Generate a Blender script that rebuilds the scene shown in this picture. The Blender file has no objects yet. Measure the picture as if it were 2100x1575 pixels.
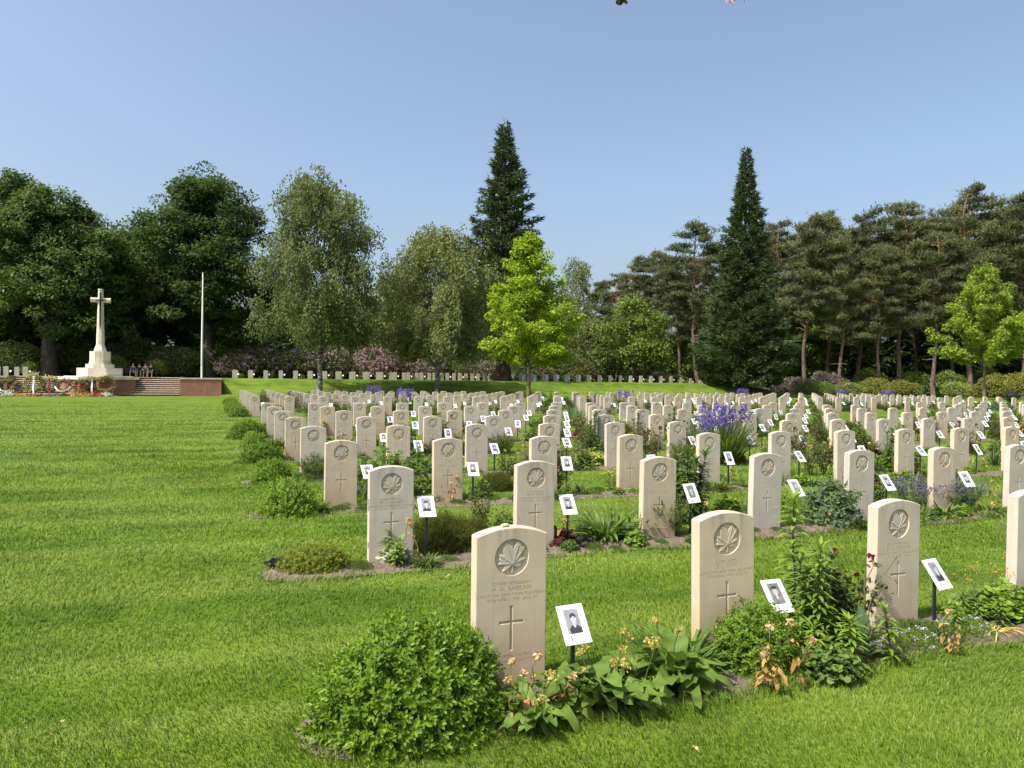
import bpy, math, random
import numpy as np
from mathutils import Vector, Matrix, Euler

# ------------------------------------------------------------------ camera, sky, sun, exposure
SC = bpy.context.scene
PITCH, ROLL, CAMZ, FPX = 0.0052, 0.0114, 1.5503, 1487.85
cam = bpy.data.cameras.new('camera')
cam.sensor_fit = 'HORIZONTAL'; cam.sensor_width = 36.0
cam.lens = FPX / 2100.0 * 36.0
cam.clip_start = 0.05; cam.clip_end = 3000.0
camo = bpy.data.objects.new('camera', cam)
SC.collection.objects.link(camo)
camo.matrix_world = (Matrix.Translation((0, 0, CAMZ)) @ Matrix.Rotation(math.pi / 2 - PITCH, 4, 'X')
                     @ Matrix.Rotation(ROLL, 4, 'Z'))
SC.camera = camo

SUN_TO = (-0.80, -0.60)          # horizontal direction towards the sun
SUN_EL = math.radians(56)
world = bpy.data.worlds.new('World'); SC.world = world; world.use_nodes = True
nt = world.node_tree; nt.nodes.clear()
sky = nt.nodes.new('ShaderNodeTexSky'); sky.sky_type = 'NISHITA'; sky.sun_disc = False
sky.sun_elevation = SUN_EL
sky.sun_rotation = math.atan2(SUN_TO[0], SUN_TO[1])
sky.altitude = 0; sky.air_density = 1.0; sky.dust_density = 4.8; sky.ozone_density = 1.0
bgn = nt.nodes.new('ShaderNodeBackground'); bgn.inputs[1].default_value = 0.15
wout = nt.nodes.new('ShaderNodeOutputWorld')
nt.links.new(sky.outputs[0], bgn.inputs[0]); nt.links.new(bgn.outputs[0], wout.inputs[0])
sl = bpy.data.lights.new('sun', 'SUN'); sl.energy = 4.3; sl.angle = math.radians(0.53); sl.color = (1.0, 0.955, 0.88)
so = bpy.data.objects.new('sun', sl); SC.collection.objects.link(so)
so.rotation_euler = Vector((-SUN_TO[0] * math.cos(SUN_EL), -SUN_TO[1] * math.cos(SUN_EL), -math.sin(SUN_EL))).to_track_quat('-Z', 'Y').to_euler()
SC.view_settings.view_transform = 'Standard'; SC.view_settings.look = 'None'
SC.view_settings.exposure = 0.65; SC.view_settings.gamma = 1.0; SC.view_settings.use_curve_mapping = False
SC.cycles.max_bounces = 6; SC.cycles.diffuse_bounces = 3; SC.cycles.glossy_bounces = 2
SC.cycles.transmission_bounces = 4; SC.cycles.transparent_max_bounces = 4
SC.cycles.sample_clamp_indirect = 6.0

# ------------------------------------------------------------------ cemetery frame: a along the rows, b away from the viewer
YAW = 0.3856
CU, SU = math.cos(YAW), math.sin(YAW)
RS, CS = 2.7063, 1.3335
A0 = -0.1664 * CU + 3.5599 * SU          # left corner of the first stone
B0 = 0.1664 * SU + 3.5599 * CU           # face line of the front row
def W(a, b, z=0.0):
    return (a * CU - b * SU, a * SU + b * CU, z)
def AB(x, y):
    return (x * CU + y * SU, -x * SU + y * CU)
def project(x, y, z):
    z = z - CAMZ
    yc = y * math.cos(PITCH) - z * math.sin(PITCH); zc = y * math.sin(PITCH) + z * math.cos(PITCH)
    if yc < 0.1: return (-9e9, 0)
    u = FPX * x / yc; v = -FPX * zc / yc; c, s = math.cos(ROLL), math.sin(ROLL)
    return (1050 + c * u - s * v, 787.5 + s * u + c * v)
def ray_at_b(px, b):
    """ground position on the line b=const that lies on the bearing of a photo column"""
    t = (px - 1050) / FPX
    y = b / (CU - t * SU)
    return (t * y, y)
def ray_at_y(px, y):
    return ((px - 1050) / FPX * y, y)

TERR = 1.45
def sstep(e0, e1, x):
    t = np.clip((x - e0) / (e1 - e0), 0, 1); return t * t * (3 - 2 * t)
def ground_z(x, y):
    x = np.asarray(x, float); y = np.asarray(y, float)
    a = x * CU + y * SU; b = -x * SU + y * CU
    wob = 0.5 * np.sin(a * 0.13) + 0.3 * np.sin(a * 0.31 + 1)
    bank = sstep(62.6, 67.6, b + np.where(a > 4, wob, 0))
    mem = (a > -17.35) & (a < 0.25)
    bank = np.where(mem, np.where(b > 66.0, 1.0, 0.0), bank)
    right = 1 - sstep(53, 66, a + 0.25 * (b - 66))
    return TERR * bank * right
def gz(x, y): return float(ground_z(x, y))

# ------------------------------------------------------------------ helpers
COL = SC.collection
def link(o, parent=None):
    COL.objects.link(o)
    if parent is not None: o.parent = parent
    return o
def tag(o, label=None, cat=None, group=None, kind=None):
    if label: o['label'] = label
    if cat: o['category'] = cat
    if group: o['group'] = group
    if kind: o['kind'] = kind
    return o
def mobj(name, me, parent=None, loc=None, rz=0.0, sc=1.0):
    o = bpy.data.objects.new(name, me); link(o, parent)
    if loc is not None: o.location = loc
    o.rotation_euler[2] = rz
    if sc != 1.0: o.scale = (sc, sc, sc) if not isinstance(sc, tuple) else sc
    return o
def thing(name, label, cat, loc, rz=0.0, group=None, sc=1.0):
    o = bpy.data.objects.new(name, None); o.empty_display_size = 0.2
    link(o); o.location = loc; o.rotation_euler[2] = rz
    o.scale = sc if isinstance(sc, tuple) else (sc, sc, sc)
    tag(o, label, cat, group)
    return o
ORD = ['first', 'second', 'third', 'fourth', 'fifth', 'sixth', 'seventh', 'eighth', 'ninth', 'tenth', 'eleventh',
       'twelfth', 'thirteenth', 'fourteenth', 'fifteenth', 'sixteenth', 'seventeenth', 'eighteenth', 'nineteenth', 'twentieth']
def ordw(n):     # n from 0
    if n < 20: return ORD[n]
    t = {2: 'twenty', 3: 'thirty', 4: 'forty', 5: 'fifty'}[(n + 1) // 10]
    if (n + 1) % 10 == 0: return t[:-1] + 'ieth'
    return t + '-' + ORD[(n + 1) % 10 - 1]

class MB:
    """collects triangles and quads, then makes one mesh"""
    def __init__(s): s.V = []; s.T = []; s.F = []; s.M = []; s.n = 0
    def add(s, V, F, mat=0, tint=0.5):
        V = np.asarray(V, np.float32).reshape(-1, 3); F = np.asarray(F, np.int64)
        s.V.append(V)
        t = np.full(len(V), tint, np.float32) if np.isscalar(tint) else np.asarray(tint, np.float32)
        s.T.append(t); s.F.append(F + s.n); s.M.append(np.full(len(F), mat, np.int32)); s.n += len(V)
    def build(s, name, mats, smooth=False):
        me = bpy.data.meshes.new(name)
        if not isinstance(mats, (list, tuple)): mats = [mats]
        for m in mats: me.materials.append(m)
        V = np.concatenate(s.V); T = np.concatenate(s.T)
        li = np.concatenate([f.ravel() for f in s.F]).astype(np.int32)
        cnt = np.concatenate([np.full(len(f), f.shape[1], np.int32) for f in s.F])
        st = np.concatenate([[0], np.cumsum(cnt)[:-1]]).astype(np.int32)
        me.vertices.add(len(V)); me.vertices.foreach_set('co', V.ravel())
        me.loops.add(len(li)); me.loops.foreach_set('vertex_index', li)
        me.polygons.add(len(cnt)); me.polygons.foreach_set('loop_start', st)
        me.polygons.foreach_set('material_index', np.concatenate(s.M))
        at = me.attributes.new('tint', 'FLOAT', 'POINT'); at.data.foreach_set('value', T)
        me.update(calc_edges=True)
        me.polygons.foreach_set('use_smooth', np.full(len(cnt), bool(smooth)))
        return me
def nrm(v): return v / np.maximum(np.linalg.norm(v, axis=-1, keepdims=True), 1e-9)
def put(mb, tmpl, pos, d, up, size, mat=0, tint=None, rng=None):
    """copies a leaf template: local y along d, z near up"""
    TV, TF = tmpl; n = len(pos)
    if n == 0: return
    d = nrm(np.asarray(d, float)); x = nrm(np.cross(d, up)); z = np.cross(x, d)
    size = np.broadcast_to(np.asarray(size, float), (n,))
    V = (TV[None, :, 0, None] * x[:, None] + TV[None, :, 1, None] * d[:, None] + TV[None, :, 2, None] * z[:, None])
    V = V * size[:, None, None] + np.asarray(pos)[:, None]
    k = len(TV)
    if tint is None: tint = (rng or RNG).random(n)
    tt = np.repeat(tint, k)
    for F in TF:
        FF = (np.asarray(F)[None] + (np.arange(n) * k)[:, None, None]).reshape(-1, len(F[0]))
        mb_add_shared(mb, V.reshape(-1, 3) if F is TF[0] else None, FF, mat, tt)
def mb_add_shared(mb, V, F, mat, tt):
    if V is not None:
        mb.base = mb.n; mb.V.append(V.astype(np.float32)); mb.T.append(np.asarray(tt, np.float32)); mb.n += len(V)
    mb.F.append(F + mb.base); mb.M.append(np.full(len(F), mat, np.int32))
RNG = np.random.default_rng(7)
def rdir(rng, n):
    return nrm(rng.normal(size=(n, 3)))
# leaf templates (unit length along y)
KITE = (np.array([[0, 0, 0], [.30, .42, .05], [0, 1, -.06], [-.30, .42, .05]]), [np.array([[0, 1, 2], [0, 2, 3]])])
OVAL = (np.array([[0, 0, 0], [.20, .25, .05], [.24, .58, .03], [0, 1, -.10], [-.24, .58, .03], [-.20, .25, .05], [0, .5, -.02]]),
        [np.array([[0, 1, 6], [1, 2, 6], [2, 3, 6], [3, 4, 6], [4, 5, 6], [5, 0, 6]])])
SLIM = (np.array([[0, 0, 0], [.085, .40, .03], [0, 1, -.10], [-.085, .40, .03]]), [np.array([[0, 1, 2], [0, 2, 3]])])
NEED = (np.array([[-.05, 0, 0], [.05, 0, 0], [0, 1, 0]]), [np.array([[0, 1, 2]])])
STRAP = (np.array([[-.03, 0, 0], [.03, 0, 0], [-.035, .4, .02], [.035, .4, .02], [-.028, .75, -.03], [.028, .75, -.03], [0, 1, -.16]]),
         [np.array([[0, 1, 3, 2], [2, 3, 5, 4]]), np.array([[4, 5, 6]])])
def tube(mb, pts, rad, sides=6, mat=0, tint=0.5, cap=False):
    pts = np.asarray(pts, float); n = len(pts); rad = np.broadcast_to(np.asarray(rad, float), (n,))
    tn = np.gradient(pts, axis=0); tn = nrm(tn)
    ref = np.array([0.31, 0.17, 0.93]) if abs(tn[0] @ np.array([.31, .17, .93])) < .95 else np.array([1, .1, 0])
    x = nrm(np.cross(tn, ref)); y = np.cross(tn, x)
    an = np.arange(sides) / sides * 2 * math.pi
    V = pts[:, None] + rad[:, None, None] * (np.cos(an)[None, :, None] * x[:, None] + np.sin(an)[None, :, None] * y[:, None])
    i = np.arange(n - 1)[:, None] * sides; k = np.arange(sides)[None]; k2 = (k + 1) % sides
    F = np.stack([i + k, i + k2, i + sides + k2, i + sides + k], -1).reshape(-1, 4)
    mb.add(V.reshape(-1, 3), F, mat, tint)
    if cap:
        mb.add(np.vstack([V[-1], pts[-1:]]), np.array([[q, (q + 1) % sides, sides] for q in range(sides)]), mat, tint)
def box(mb, x0, x1, y0, y1, z0, z1, mat=0, tint=.5, ch=0.0):
    if ch <= 0:
        V = [[x, y, z] for z in (z0, z1) for y in (y0, y1) for x in (x0, x1)]
        F = [[0, 2, 3, 1], [4, 5, 7, 6], [0, 1, 5, 4], [2, 6, 7, 3], [0, 4, 6, 2], [1, 3, 7, 5]]
        mb.add(V, F, mat, tint); return
    # chamfered top edges
    V = [[x0, y0, z0], [x1, y0, z0], [x1, y1, z0], [x0, y1, z0], [x0, y0, z1 - ch], [x1, y0, z1 - ch], [x1, y1, z1 - ch], [x0, y1, z1 - ch],
         [x0 + ch, y0 + ch, z1], [x1 - ch, y0 + ch, z1], [x1 - ch, y1 - ch, z1], [x0 + ch, y1 - ch, z1]]
    F = [[3, 2, 1, 0], [0, 1, 5, 4], [1, 2, 6, 5], [2, 3, 7, 6], [3, 0, 4, 7], [4, 5, 9, 8], [5, 6, 10, 9], [6, 7, 11, 10], [7, 4, 8, 11], [8, 9, 10, 11]]
    mb.add(V, F, mat, tint)
def prism(mb, poly, z0, z1, poly2=None, mat=0, tint=.5, bottom=False):
    """upright prism / frustum between two polygons with the same number of corners"""
    p = np.asarray(poly, float); q = p if poly2 is None else np.asarray(poly2, float); n = len(p)
    V = np.vstack([np.c_[p, np.full(n, z0)], np.c_[q, np.full(n, z1)]])
    mb.add(V, [[k, (k + 1) % n, n + (k + 1) % n, n + k] for k in range(n)], mat, tint)
    c = np.r_[q.mean(0), z1]
    mb.add(np.vstack([np.c_[q, np.full(n, z1)], c]), [[k, (k + 1) % n, n] for k in range(n)], mat, tint)
def ngon(n, r, rot=0.0, cx=0.0, cy=0.0, sx=1.0):
    return np.array([[cx + sx * r * math.cos(rot + k * 2 * math.pi / n), cy + r * math.sin(rot + k * 2 * math.pi / n)] for k in range(n)])

# ------------------------------------------------------------------ materials
def newmat(name):
    m = bpy.data.materials.new(name); m.use_nodes = True
    n = m.node_tree; n.nodes.clear()
    out = n.nodes.new('ShaderNodeOutputMaterial')
    return m, n, out
def nd(n, t, **kw):
    x = n.nodes.new(t)
    for k, v in kw.items():
        if k.startswith('i_'):
            key = k[2:]; key = int(key) if key.isdigit() else key.replace('_', ' ')
            x.inputs[key].default_value = v
        else: setattr(x, k, v)
    return x
def mix(n, a, b, fac, blend='MIX'):
    x = n.nodes.new('ShaderNodeMix'); x.data_type = 'RGBA'; x.blend_type = blend
    for s, v in ((x.inputs[0], fac), (x.inputs[6], a), (x.inputs[7], b)):
        if isinstance(v, bpy.types.NodeSocket): n.links.new(v, s)
        elif isinstance(v, (tuple, list)): s.default_value = (*v, 1) if len(v) == 3 else v
        else: s.default_value = v
    return x.outputs[2]
def ramp(n, src, stops):
    r = n.nodes.new('ShaderNodeValToRGB'); n.links.new(src, r.inputs[0])
    e = r.color_ramp.elements
    while len(e) < len(stops): e.new(0.5)
    for k, (p, c) in enumerate(stops):
        e[k].position = p; e[k].color = (*c, 1) if isinstance(c, (tuple, list)) else (c, c, c, 1)
    return r.outputs[0]
def leafmat(name, c1, c2, trans=0.3, rough=0.5, spec=0.35, c3=None):
    m, n, out = newmat(name)
    a = nd(n, 'ShaderNodeAttribute', attribute_name='tint')
    stops = [(0.0, c1), (1.0, c2)] if c3 is None else [(0.0, c1), (.82, c2), (1.0, c3)]
    col = ramp(n, a.outputs['Fac'], stops)
    oi = nd(n, 'ShaderNodeObjectInfo')
    hsv = nd(n, 'ShaderNodeHueSaturation'); n.links.new(col, hsv.inputs['Color'])
    mr = nd(n, 'ShaderNodeMapRange', i_3=0.85, i_4=1.15); n.links.new(oi.outputs['Random'], mr.inputs[0])
    n.links.new(mr.outputs[0], hsv.inputs['Value'])
    p = nd(n, 'ShaderNodeBsdfPrincipled', i_Roughness=rough + .12); p.inputs['Specular IOR Level'].default_value = spec * .55
    n.links.new(hsv.outputs[0], p.inputs['Base Color'])
    t = nd(n, 'ShaderNodeBsdfTranslucent')
    tc = mix(n, hsv.outputs[0], (0.42, 0.62, 0.04), 0.18); n.links.new(tc, t.inputs[0])
    ms = nd(n, 'ShaderNodeMixShader', i_0=trans)
    n.links.new(p.outputs[0], ms.inputs[1]); n.links.new(t.outputs[0], ms.inputs[2]); n.links.new(ms.outputs[0], out.inputs[0])
    return m
def plainmat(name, col, rough=0.6, spec=0.4, var=0.0, scale=20.0, bump=0.0, metallic=0.0):
    m, n, out = newmat(name)
    p = nd(n, 'ShaderNodeBsdfPrincipled', i_Roughness=rough, i_Metallic=metallic); p.inputs['Specular IOR Level'].default_value = spec
    tc = nd(n, 'ShaderNodeTexCoord')
    nz = nd(n, 'ShaderNodeTexNoise', i_Scale=scale, i_Detail=5.0); n.links.new(tc.outputs['Object'], nz.inputs[0])
    dark = tuple(c * (1 - var) for c in col); lite = tuple(min(1, c * (1 + var)) for c in col)
    n.links.new(ramp(n, nz.outputs[0], [(0.3, dark), (0.7, lite)]), p.inputs['Base Color'])
    if bump:
        b = nd(n, 'ShaderNodeBump', i_Strength=bump, i_Distance=0.01); n.links.new(nz.outputs[0], b.inputs['Height']); n.links.new(b.outputs[0], p.inputs['Normal'])
    n.links.new(p.outputs[0], out.inputs[0])
    return m
def grass_color(n, dark, lite, pale, objcoord=True):
    """patchy lawn colour from world position, with mowing bands along the rows"""
    geo = nd(n, 'ShaderNodeNewGeometry')
    n1 = nd(n, 'ShaderNodeTexNoise', i_Scale=0.9, i_Detail=4.0, i_Roughness=0.6); n.links.new(geo.outputs['Position'], n1.inputs[0])
    n2 = nd(n, 'ShaderNodeTexNoise', i_Scale=5.0, i_Detail=3.0); n.links.new(geo.outputs['Position'], n2.inputs[0])
    mp = nd(n, 'ShaderNodeMapping', vector_type='TEXTURE'); mp.inputs['Rotation'].default_value = (0, 0, YAW - 0.12); n.links.new(geo.outputs['Position'], mp.inputs[0])
    mp2 = nd(n, 'ShaderNodeMapping'); mp2.inputs['Scale'].default_value = (0.05, 1, 1); n.links.new(mp.outputs[0], mp2.inputs[0])
    n3 = nd(n, 'ShaderNodeTexNoise', i_Scale=1.1, i_Detail=2.5, i_Roughness=0.7); n.links.new(mp2.outputs[0], n3.inputs[0])
    f1 = ramp(n, n1.outputs[0], [(0.40, 0.0), (0.60, 1.0)])
    c = mix(n, dark, lite, f1)
    f3 = ramp(n, n3.outputs[0], [(0.42, 0.0), (0.60, 1.0)])
    mm = nd(n, 'ShaderNodeMath', operation='MULTIPLY', i_1=0.48); n.links.new(f3, mm.inputs[0])
    c = mix(n, c, pale, mm.outputs[0])
    f2 = ramp(n, n2.outputs[0], [(0.52, 0.0), (0.75, 1.0)])
    m2 = nd(n, 'ShaderNodeMath', operation='MULTIPLY', i_1=0.30); n.links.new(f2, m2.inputs[0])
    return mix(n, c, tuple(v * .8 for v in pale), m2.outputs[0])
LAWN_D, LAWN_L, LAWN_P = (0.062, 0.122, 0.005), (0.108, 0.178, 0.011), (0.192, 0.252, 0.042)
def make_lawnmat():
    m, n, out = newmat('lawn_ground')
    p = nd(n, 'ShaderNodeBsdfPrincipled', i_Roughness=0.9); p.inputs['Specular IOR Level'].default_value = 0.15
    c = grass_color(n, LAWN_D, LAWN_L, LAWN_P)
    geo = nd(n, 'ShaderNodeNewGeometry')
    fz = nd(n, 'ShaderNodeTexNoise', i_Scale=42.0, i_Detail=3.0, i_Roughness=0.75); n.links.new(geo.outputs['Position'], fz.inputs[0])
    hs = nd(n, 'ShaderNodeHueSaturation'); n.links.new(c, hs.inputs['Color'])
    mr = nd(n, 'ShaderNodeMapRange', i_1=0.3, i_2=0.7, i_3=0.50, i_4=1.10); n.links.new(fz.outputs[0], mr.inputs[0]); n.links.new(mr.outputs[0], hs.inputs['Value'])
    n.links.new(hs.outputs[0], p.inputs['Base Color'])
    b = nd(n, 'ShaderNodeBump', i_Strength=0.6, i_Distance=0.03); n.links.new(fz.outputs[0], b.inputs['Height']); n.links.new(b.outputs[0], p.inputs['Normal'])
    n.links.new(p.outputs[0], out.inputs[0]); return m
def make_blademat():
    m, n, out = newmat('grass_blade')
    c = grass_color(n, LAWN_D, LAWN_L, LAWN_P)
    a = nd(n, 'ShaderNodeAttribute', attribute_name='tint')
    hs = nd(n, 'ShaderNodeHueSaturation', i_Hue=0.5); n.links.new(c, hs.inputs['Color'])
    mr = nd(n, 'ShaderNodeMapRange', i_3=0.80, i_4=1.60); n.links.new(a.outputs['Fac'], mr.inputs[0]); n.links.new(mr.outputs[0], hs.inputs['Value'])
    cc = mix(n, hs.outputs[0], (0.30, 0.27, 0.10), ramp(n, a.outputs['Fac'], [(0.93, 0.0), (1.0, 0.6)]))
    p = nd(n, 'ShaderNodeBsdfPrincipled', i_Roughness=0.48); p.inputs['Specular IOR Level'].default_value = 0.28
    n.links.new(cc, p.inputs['Base Color'])
    t = nd(n, 'ShaderNodeBsdfTranslucent'); n.links.new(cc, t.inputs[0])
    ms = nd(n, 'ShaderNodeMixShader', i_0=0.35); n.links.new(p.outputs[0], ms.inputs[1]); n.links.new(t.outputs[0], ms.inputs[2])
    n.links.new(ms.outputs[0], out.inputs[0]); return m
def make_stonemat(name='portland_stone', base=(0.50, 0.452, 0.382), warm=(0.55, 0.44, 0.295), grey=(0.345, 0.325, 0.285)):
    m, n, out = newmat(name)
    tc = nd(n, 'ShaderNodeTexCoord'); oi = nd(n, 'ShaderNodeObjectInfo')
    off = nd(n, 'ShaderNodeVectorMath', operation='SCALE'); off.inputs[0].default_value = (37, 91, 53); n.links.new(oi.outputs['Random'], off.inputs['Scale'])
    ad = nd(n, 'ShaderNodeVectorMath', operation='ADD'); n.links.new(tc.outputs['Object'], ad.inputs[0]); n.links.new(off.outputs[0], ad.inputs[1])
    c = mix(n, base, warm, ramp(n, oi.outputs['Random'], [(0.0, 0.0), (1.0, 0.85)]))
    n1 = nd(n, 'ShaderNodeTexNoise', i_Scale=5.0, i_Detail=6.0, i_Roughness=0.65); n.links.new(ad.outputs[0], n1.inputs[0])
    c = mix(n, c, grey, ramp(n, n1.outputs[0], [(0.42, 0.0), (0.75, 0.55)]))
    mp = nd(n, 'ShaderNodeMapping'); mp.inputs['Scale'].default_value = (22, 22, 1.6); n.links.new(ad.outputs[0], mp.inputs[0])
    n2 = nd(n, 'ShaderNodeTexNoise', i_Scale=1.0, i_Detail=4.0); n.links.new(mp.outputs[0], n2.inputs[0])
    c = mix(n, c, tuple(g * .75 for g in grey), ramp(n, n2.outputs[0], [(0.55, 0.0), (0.85, 0.55)]))
    # tan damp staining creeping up from the soil, stronger on some stones; darker run-off near the top
    sp = nd(n, 'ShaderNodeSeparateXYZ'); n.links.new(tc.outputs['Object'], sp.inputs[0])
    zz = nd(n, 'ShaderNodeMath', operation='MULTIPLY_ADD', i_1=-1.7, i_2=0.62); n.links.new(sp.outputs[2], zz.inputs[0])
    za = nd(n, 'ShaderNodeMath', operation='ADD'); n.links.new(zz.outputs[0], za.inputs[0]); n.links.new(n1.outputs[0], za.inputs[1])
    rr = nd(n, 'ShaderNodeMath', operation='MULTIPLY'); n.links.new(ramp(n, za.outputs[0], [(0.45, 0.0), (1.0, 1.0)]), rr.inputs[0])
    rb = nd(n, 'ShaderNodeMath', operation='MULTIPLY_ADD', i_1=0.75, i_2=0.05); n.links.new(oi.outputs['Random'], rb.inputs[0]); n.links.new(rb.outputs[0], rr.inputs[1])
    c = mix(n, c, (0.44, 0.33, 0.20), rr.outputs[0])
    zt = nd(n, 'ShaderNodeMath', operation='MULTIPLY_ADD', i_1=2.2, i_2=-1.25); n.links.new(sp.outputs[2], zt.inputs[0])
    zs = nd(n, 'ShaderNodeMath', operation='MULTIPLY'); n.links.new(ramp(n, n2.outputs[0], [(0.46, 0.0), (0.70, 1.0)]), zs.inputs[0]); n.links.new(ramp(n, zt.outputs[0], [(0.0, 0.0), (0.55, 0.6)]), zs.inputs[1])
    c = mix(n, c, (0.26, 0.24, 0.20), zs.outputs[0])
    n3 = nd(n, 'ShaderNodeTexNoise', i_Scale=160.0, i_Detail=2.0); n.links.new(ad.outputs[0], n3.inputs[0])
    c = mix(n, c, (0.22, 0.18, 0.13), ramp(n, n3.outputs[0], [(0.66, 0.0), (0.80, 0.5)]))
    p = nd(n, 'ShaderNodeBsdfPrincipled', i_Roughness=0.85); p.inputs['Specular IOR Level'].default_value = 0.25
    n.links.new(c, p.inputs['Base Color'])
    b = nd(n, 'ShaderNodeBump', i_Strength=0.25, i_Distance=0.002); n.links.new(n3.outputs[0], b.inputs['Height']); n.links.new(b.outputs[0], p.inputs['Normal'])
    n.links.new(p.outputs[0], out.inputs[0]); return m
def make_brickmat():
    m, n, out = newmat('brick_wall')
    tc = nd(n, 'ShaderNodeTexCoord'); sp = nd(n, 'ShaderNodeSeparateXYZ'); n.links.new(tc.outputs['Object'], sp.inputs[0])
    ax = nd(n, 'ShaderNodeMath', operation='ADD'); n.links.new(sp.outputs[0], ax.inputs[0]); n.links.new(sp.outputs[1], ax.inputs[1])
    cb = nd(n, 'ShaderNodeCombineXYZ'); n.links.new(ax.outputs[0], cb.inputs[0]); n.links.new(sp.outputs[2], cb.inputs[1])
    br = nd(n, 'ShaderNodeTexBrick', i_Scale=1.0); n.links.new(cb.outputs[0], br.inputs[0])
    br.inputs['Color1'].default_value = (0.30, 0.10, 0.055, 1); br.inputs['Color2'].default_value = (0.20, 0.075, 0.05, 1); br.inputs['Mortar'].default_value = (0.30, 0.25, 0.20, 1)
    br.inputs['Brick Width'].default_value = 0.22; br.inputs['Row Height'].default_value = 0.068; br.inputs['Mortar Size'].default_value = 0.006; br.inputs['Bias'].default_value = -0.1
    nz = nd(n, 'ShaderNodeTexNoise', i_Scale=1.4, i_Detail=5.0); n.links.new(tc.outputs['Object'], nz.inputs[0])
    c = mix(n, br.outputs[0], (0.42, 0.17, 0.09), ramp(n, nz.outputs[0], [(0.5, 0.0), (0.8, 0.6)]))
    mp = nd(n, 'ShaderNodeMapping'); mp.inputs['Scale'].default_value = (6, 6, .5); n.links.new(tc.outputs['Object'], mp.inputs[0])
    n2 = nd(n, 'ShaderNodeTexNoise', i_Scale=1.0, i_Detail=4.0); n.links.new(mp.outputs[0], n2.inputs[0])
    c = mix(n, c, (0.42, 0.36, 0.31), ramp(n, n2.outputs[0], [(0.58, 0.0), (0.8, 0.5)]))
    p = nd(n, 'ShaderNodeBsdfPrincipled', i_Roughness=0.9); n.links.new(c, p.inputs['Base Color'])
    n.links.new(p.outputs[0], out.inputs[0]); return m
def make_barkmat(name, c1, c2, c3=None, zmid=6.0, scale=3.0):
    m, n, out = newmat(name)
    tc = nd(n, 'ShaderNodeTexCoord')
    mp = nd(n, 'ShaderNodeMapping'); mp.inputs['Scale'].default_value = (scale, scale, scale * .25); n.links.new(tc.outputs['Object'], mp.inputs[0])
    nz = nd(n, 'ShaderNodeTexNoise', i_Scale=2.0, i_Detail=6.0); n.links.new(mp.outputs[0], nz.inputs[0])
    c = ramp(n, nz.outputs[0], [(0.35, c1), (0.65, c2)])
    if c3:
        sp = nd(n, 'ShaderNodeSeparateXYZ'); n.links.new(tc.outputs['Object'], sp.inputs[0])
        mr = nd(n, 'ShaderNodeMapRange', i_1=zmid - 4, i_2=zmid + 4); n.links.new(sp.outputs[2], mr.inputs[0])
        c = mix(n, c, c3, mr.outputs[0])
    p = nd(n, 'ShaderNodeBsdfPrincipled', i_Roughness=0.9); n.links.new(c, p.inputs['Base Color'])
    b = nd(n, 'ShaderNodeBump', i_Strength=0.6, i_Distance=0.05); n.links.new(nz.outputs[0], b.inputs['Height']); n.links.new(b.outputs[0], p.inputs['Normal'])
    n.links.new(p.outputs[0], out.inputs[0]); return m
def make_birchbark():
    m, n, out = newmat('birch_bark')
    tc = nd(n, 'ShaderNodeTexCoord')
    mp = nd(n, 'ShaderNodeMapping'); mp.inputs['Scale'].default_value = (1.5, 1.5, 6); n.links.new(tc.outputs['Object'], mp.inputs[0])
    nz = nd(n, 'ShaderNodeTexNoise', i_Scale=1.6, i_Detail=4.0); n.links.new(mp.outputs[0], nz.inputs[0])
    c = ramp(n, nz.outputs[0], [(0.42, (0.05, 0.046, 0.042)), (0.62, (0.30, 0.29, 0.27))])
    p = nd(n, 'ShaderNodeBsdfPrincipled', i_Roughness=0.8); n.links.new(c, p.inputs['Base Color'])
    n.links.new(p.outputs[0], out.inputs[0]); return m
def make_soilmat():
    m, n, out = newmat('garden_soil')
    geo = nd(n, 'ShaderNodeNewGeometry')
    nz = nd(n, 'ShaderNodeTexNoise', i_Scale=9.0, i_Detail=8.0, i_Roughness=0.75); n.links.new(geo.outputs['Position'], nz.inputs[0])
    n2 = nd(n, 'ShaderNodeTexNoise', i_Scale=90.0, i_Detail=4.0); n.links.new(geo.outputs['Position'], n2.inputs[0])
    c = ramp(n, nz.outputs[0], [(0.3, (0.085, 0.066, 0.050)), (0.7, (0.195, 0.160, 0.126))])
    c = mix(n, c, (0.32, 0.26, 0.20), ramp(n, n2.outputs[0], [(0.58, 0.0), (0.72, 0.7)]))
    p = nd(n, 'ShaderNodeBsdfPrincipled', i_Roughness=0.95); p.inputs['Specular IOR Level'].default_value = 0.1
    n.links.new(c, p.inputs['Base Color'])
    b = nd(n, 'ShaderNodeBump', i_Strength=0.9, i_Distance=0.012); n.links.new(n2.outputs[0], b.inputs['Height']); n.links.new(b.outputs[0], p.inputs['Normal'])
    n.links.new(p.outputs[0], out.inputs[0]); return m
M = {}
M['lawn'] = make_lawnmat(); M['blade'] = make_blademat(); M['stone'] = make_stonemat(); M['brick'] = make_brickmat(); M['soil'] = make_soilmat()
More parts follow.
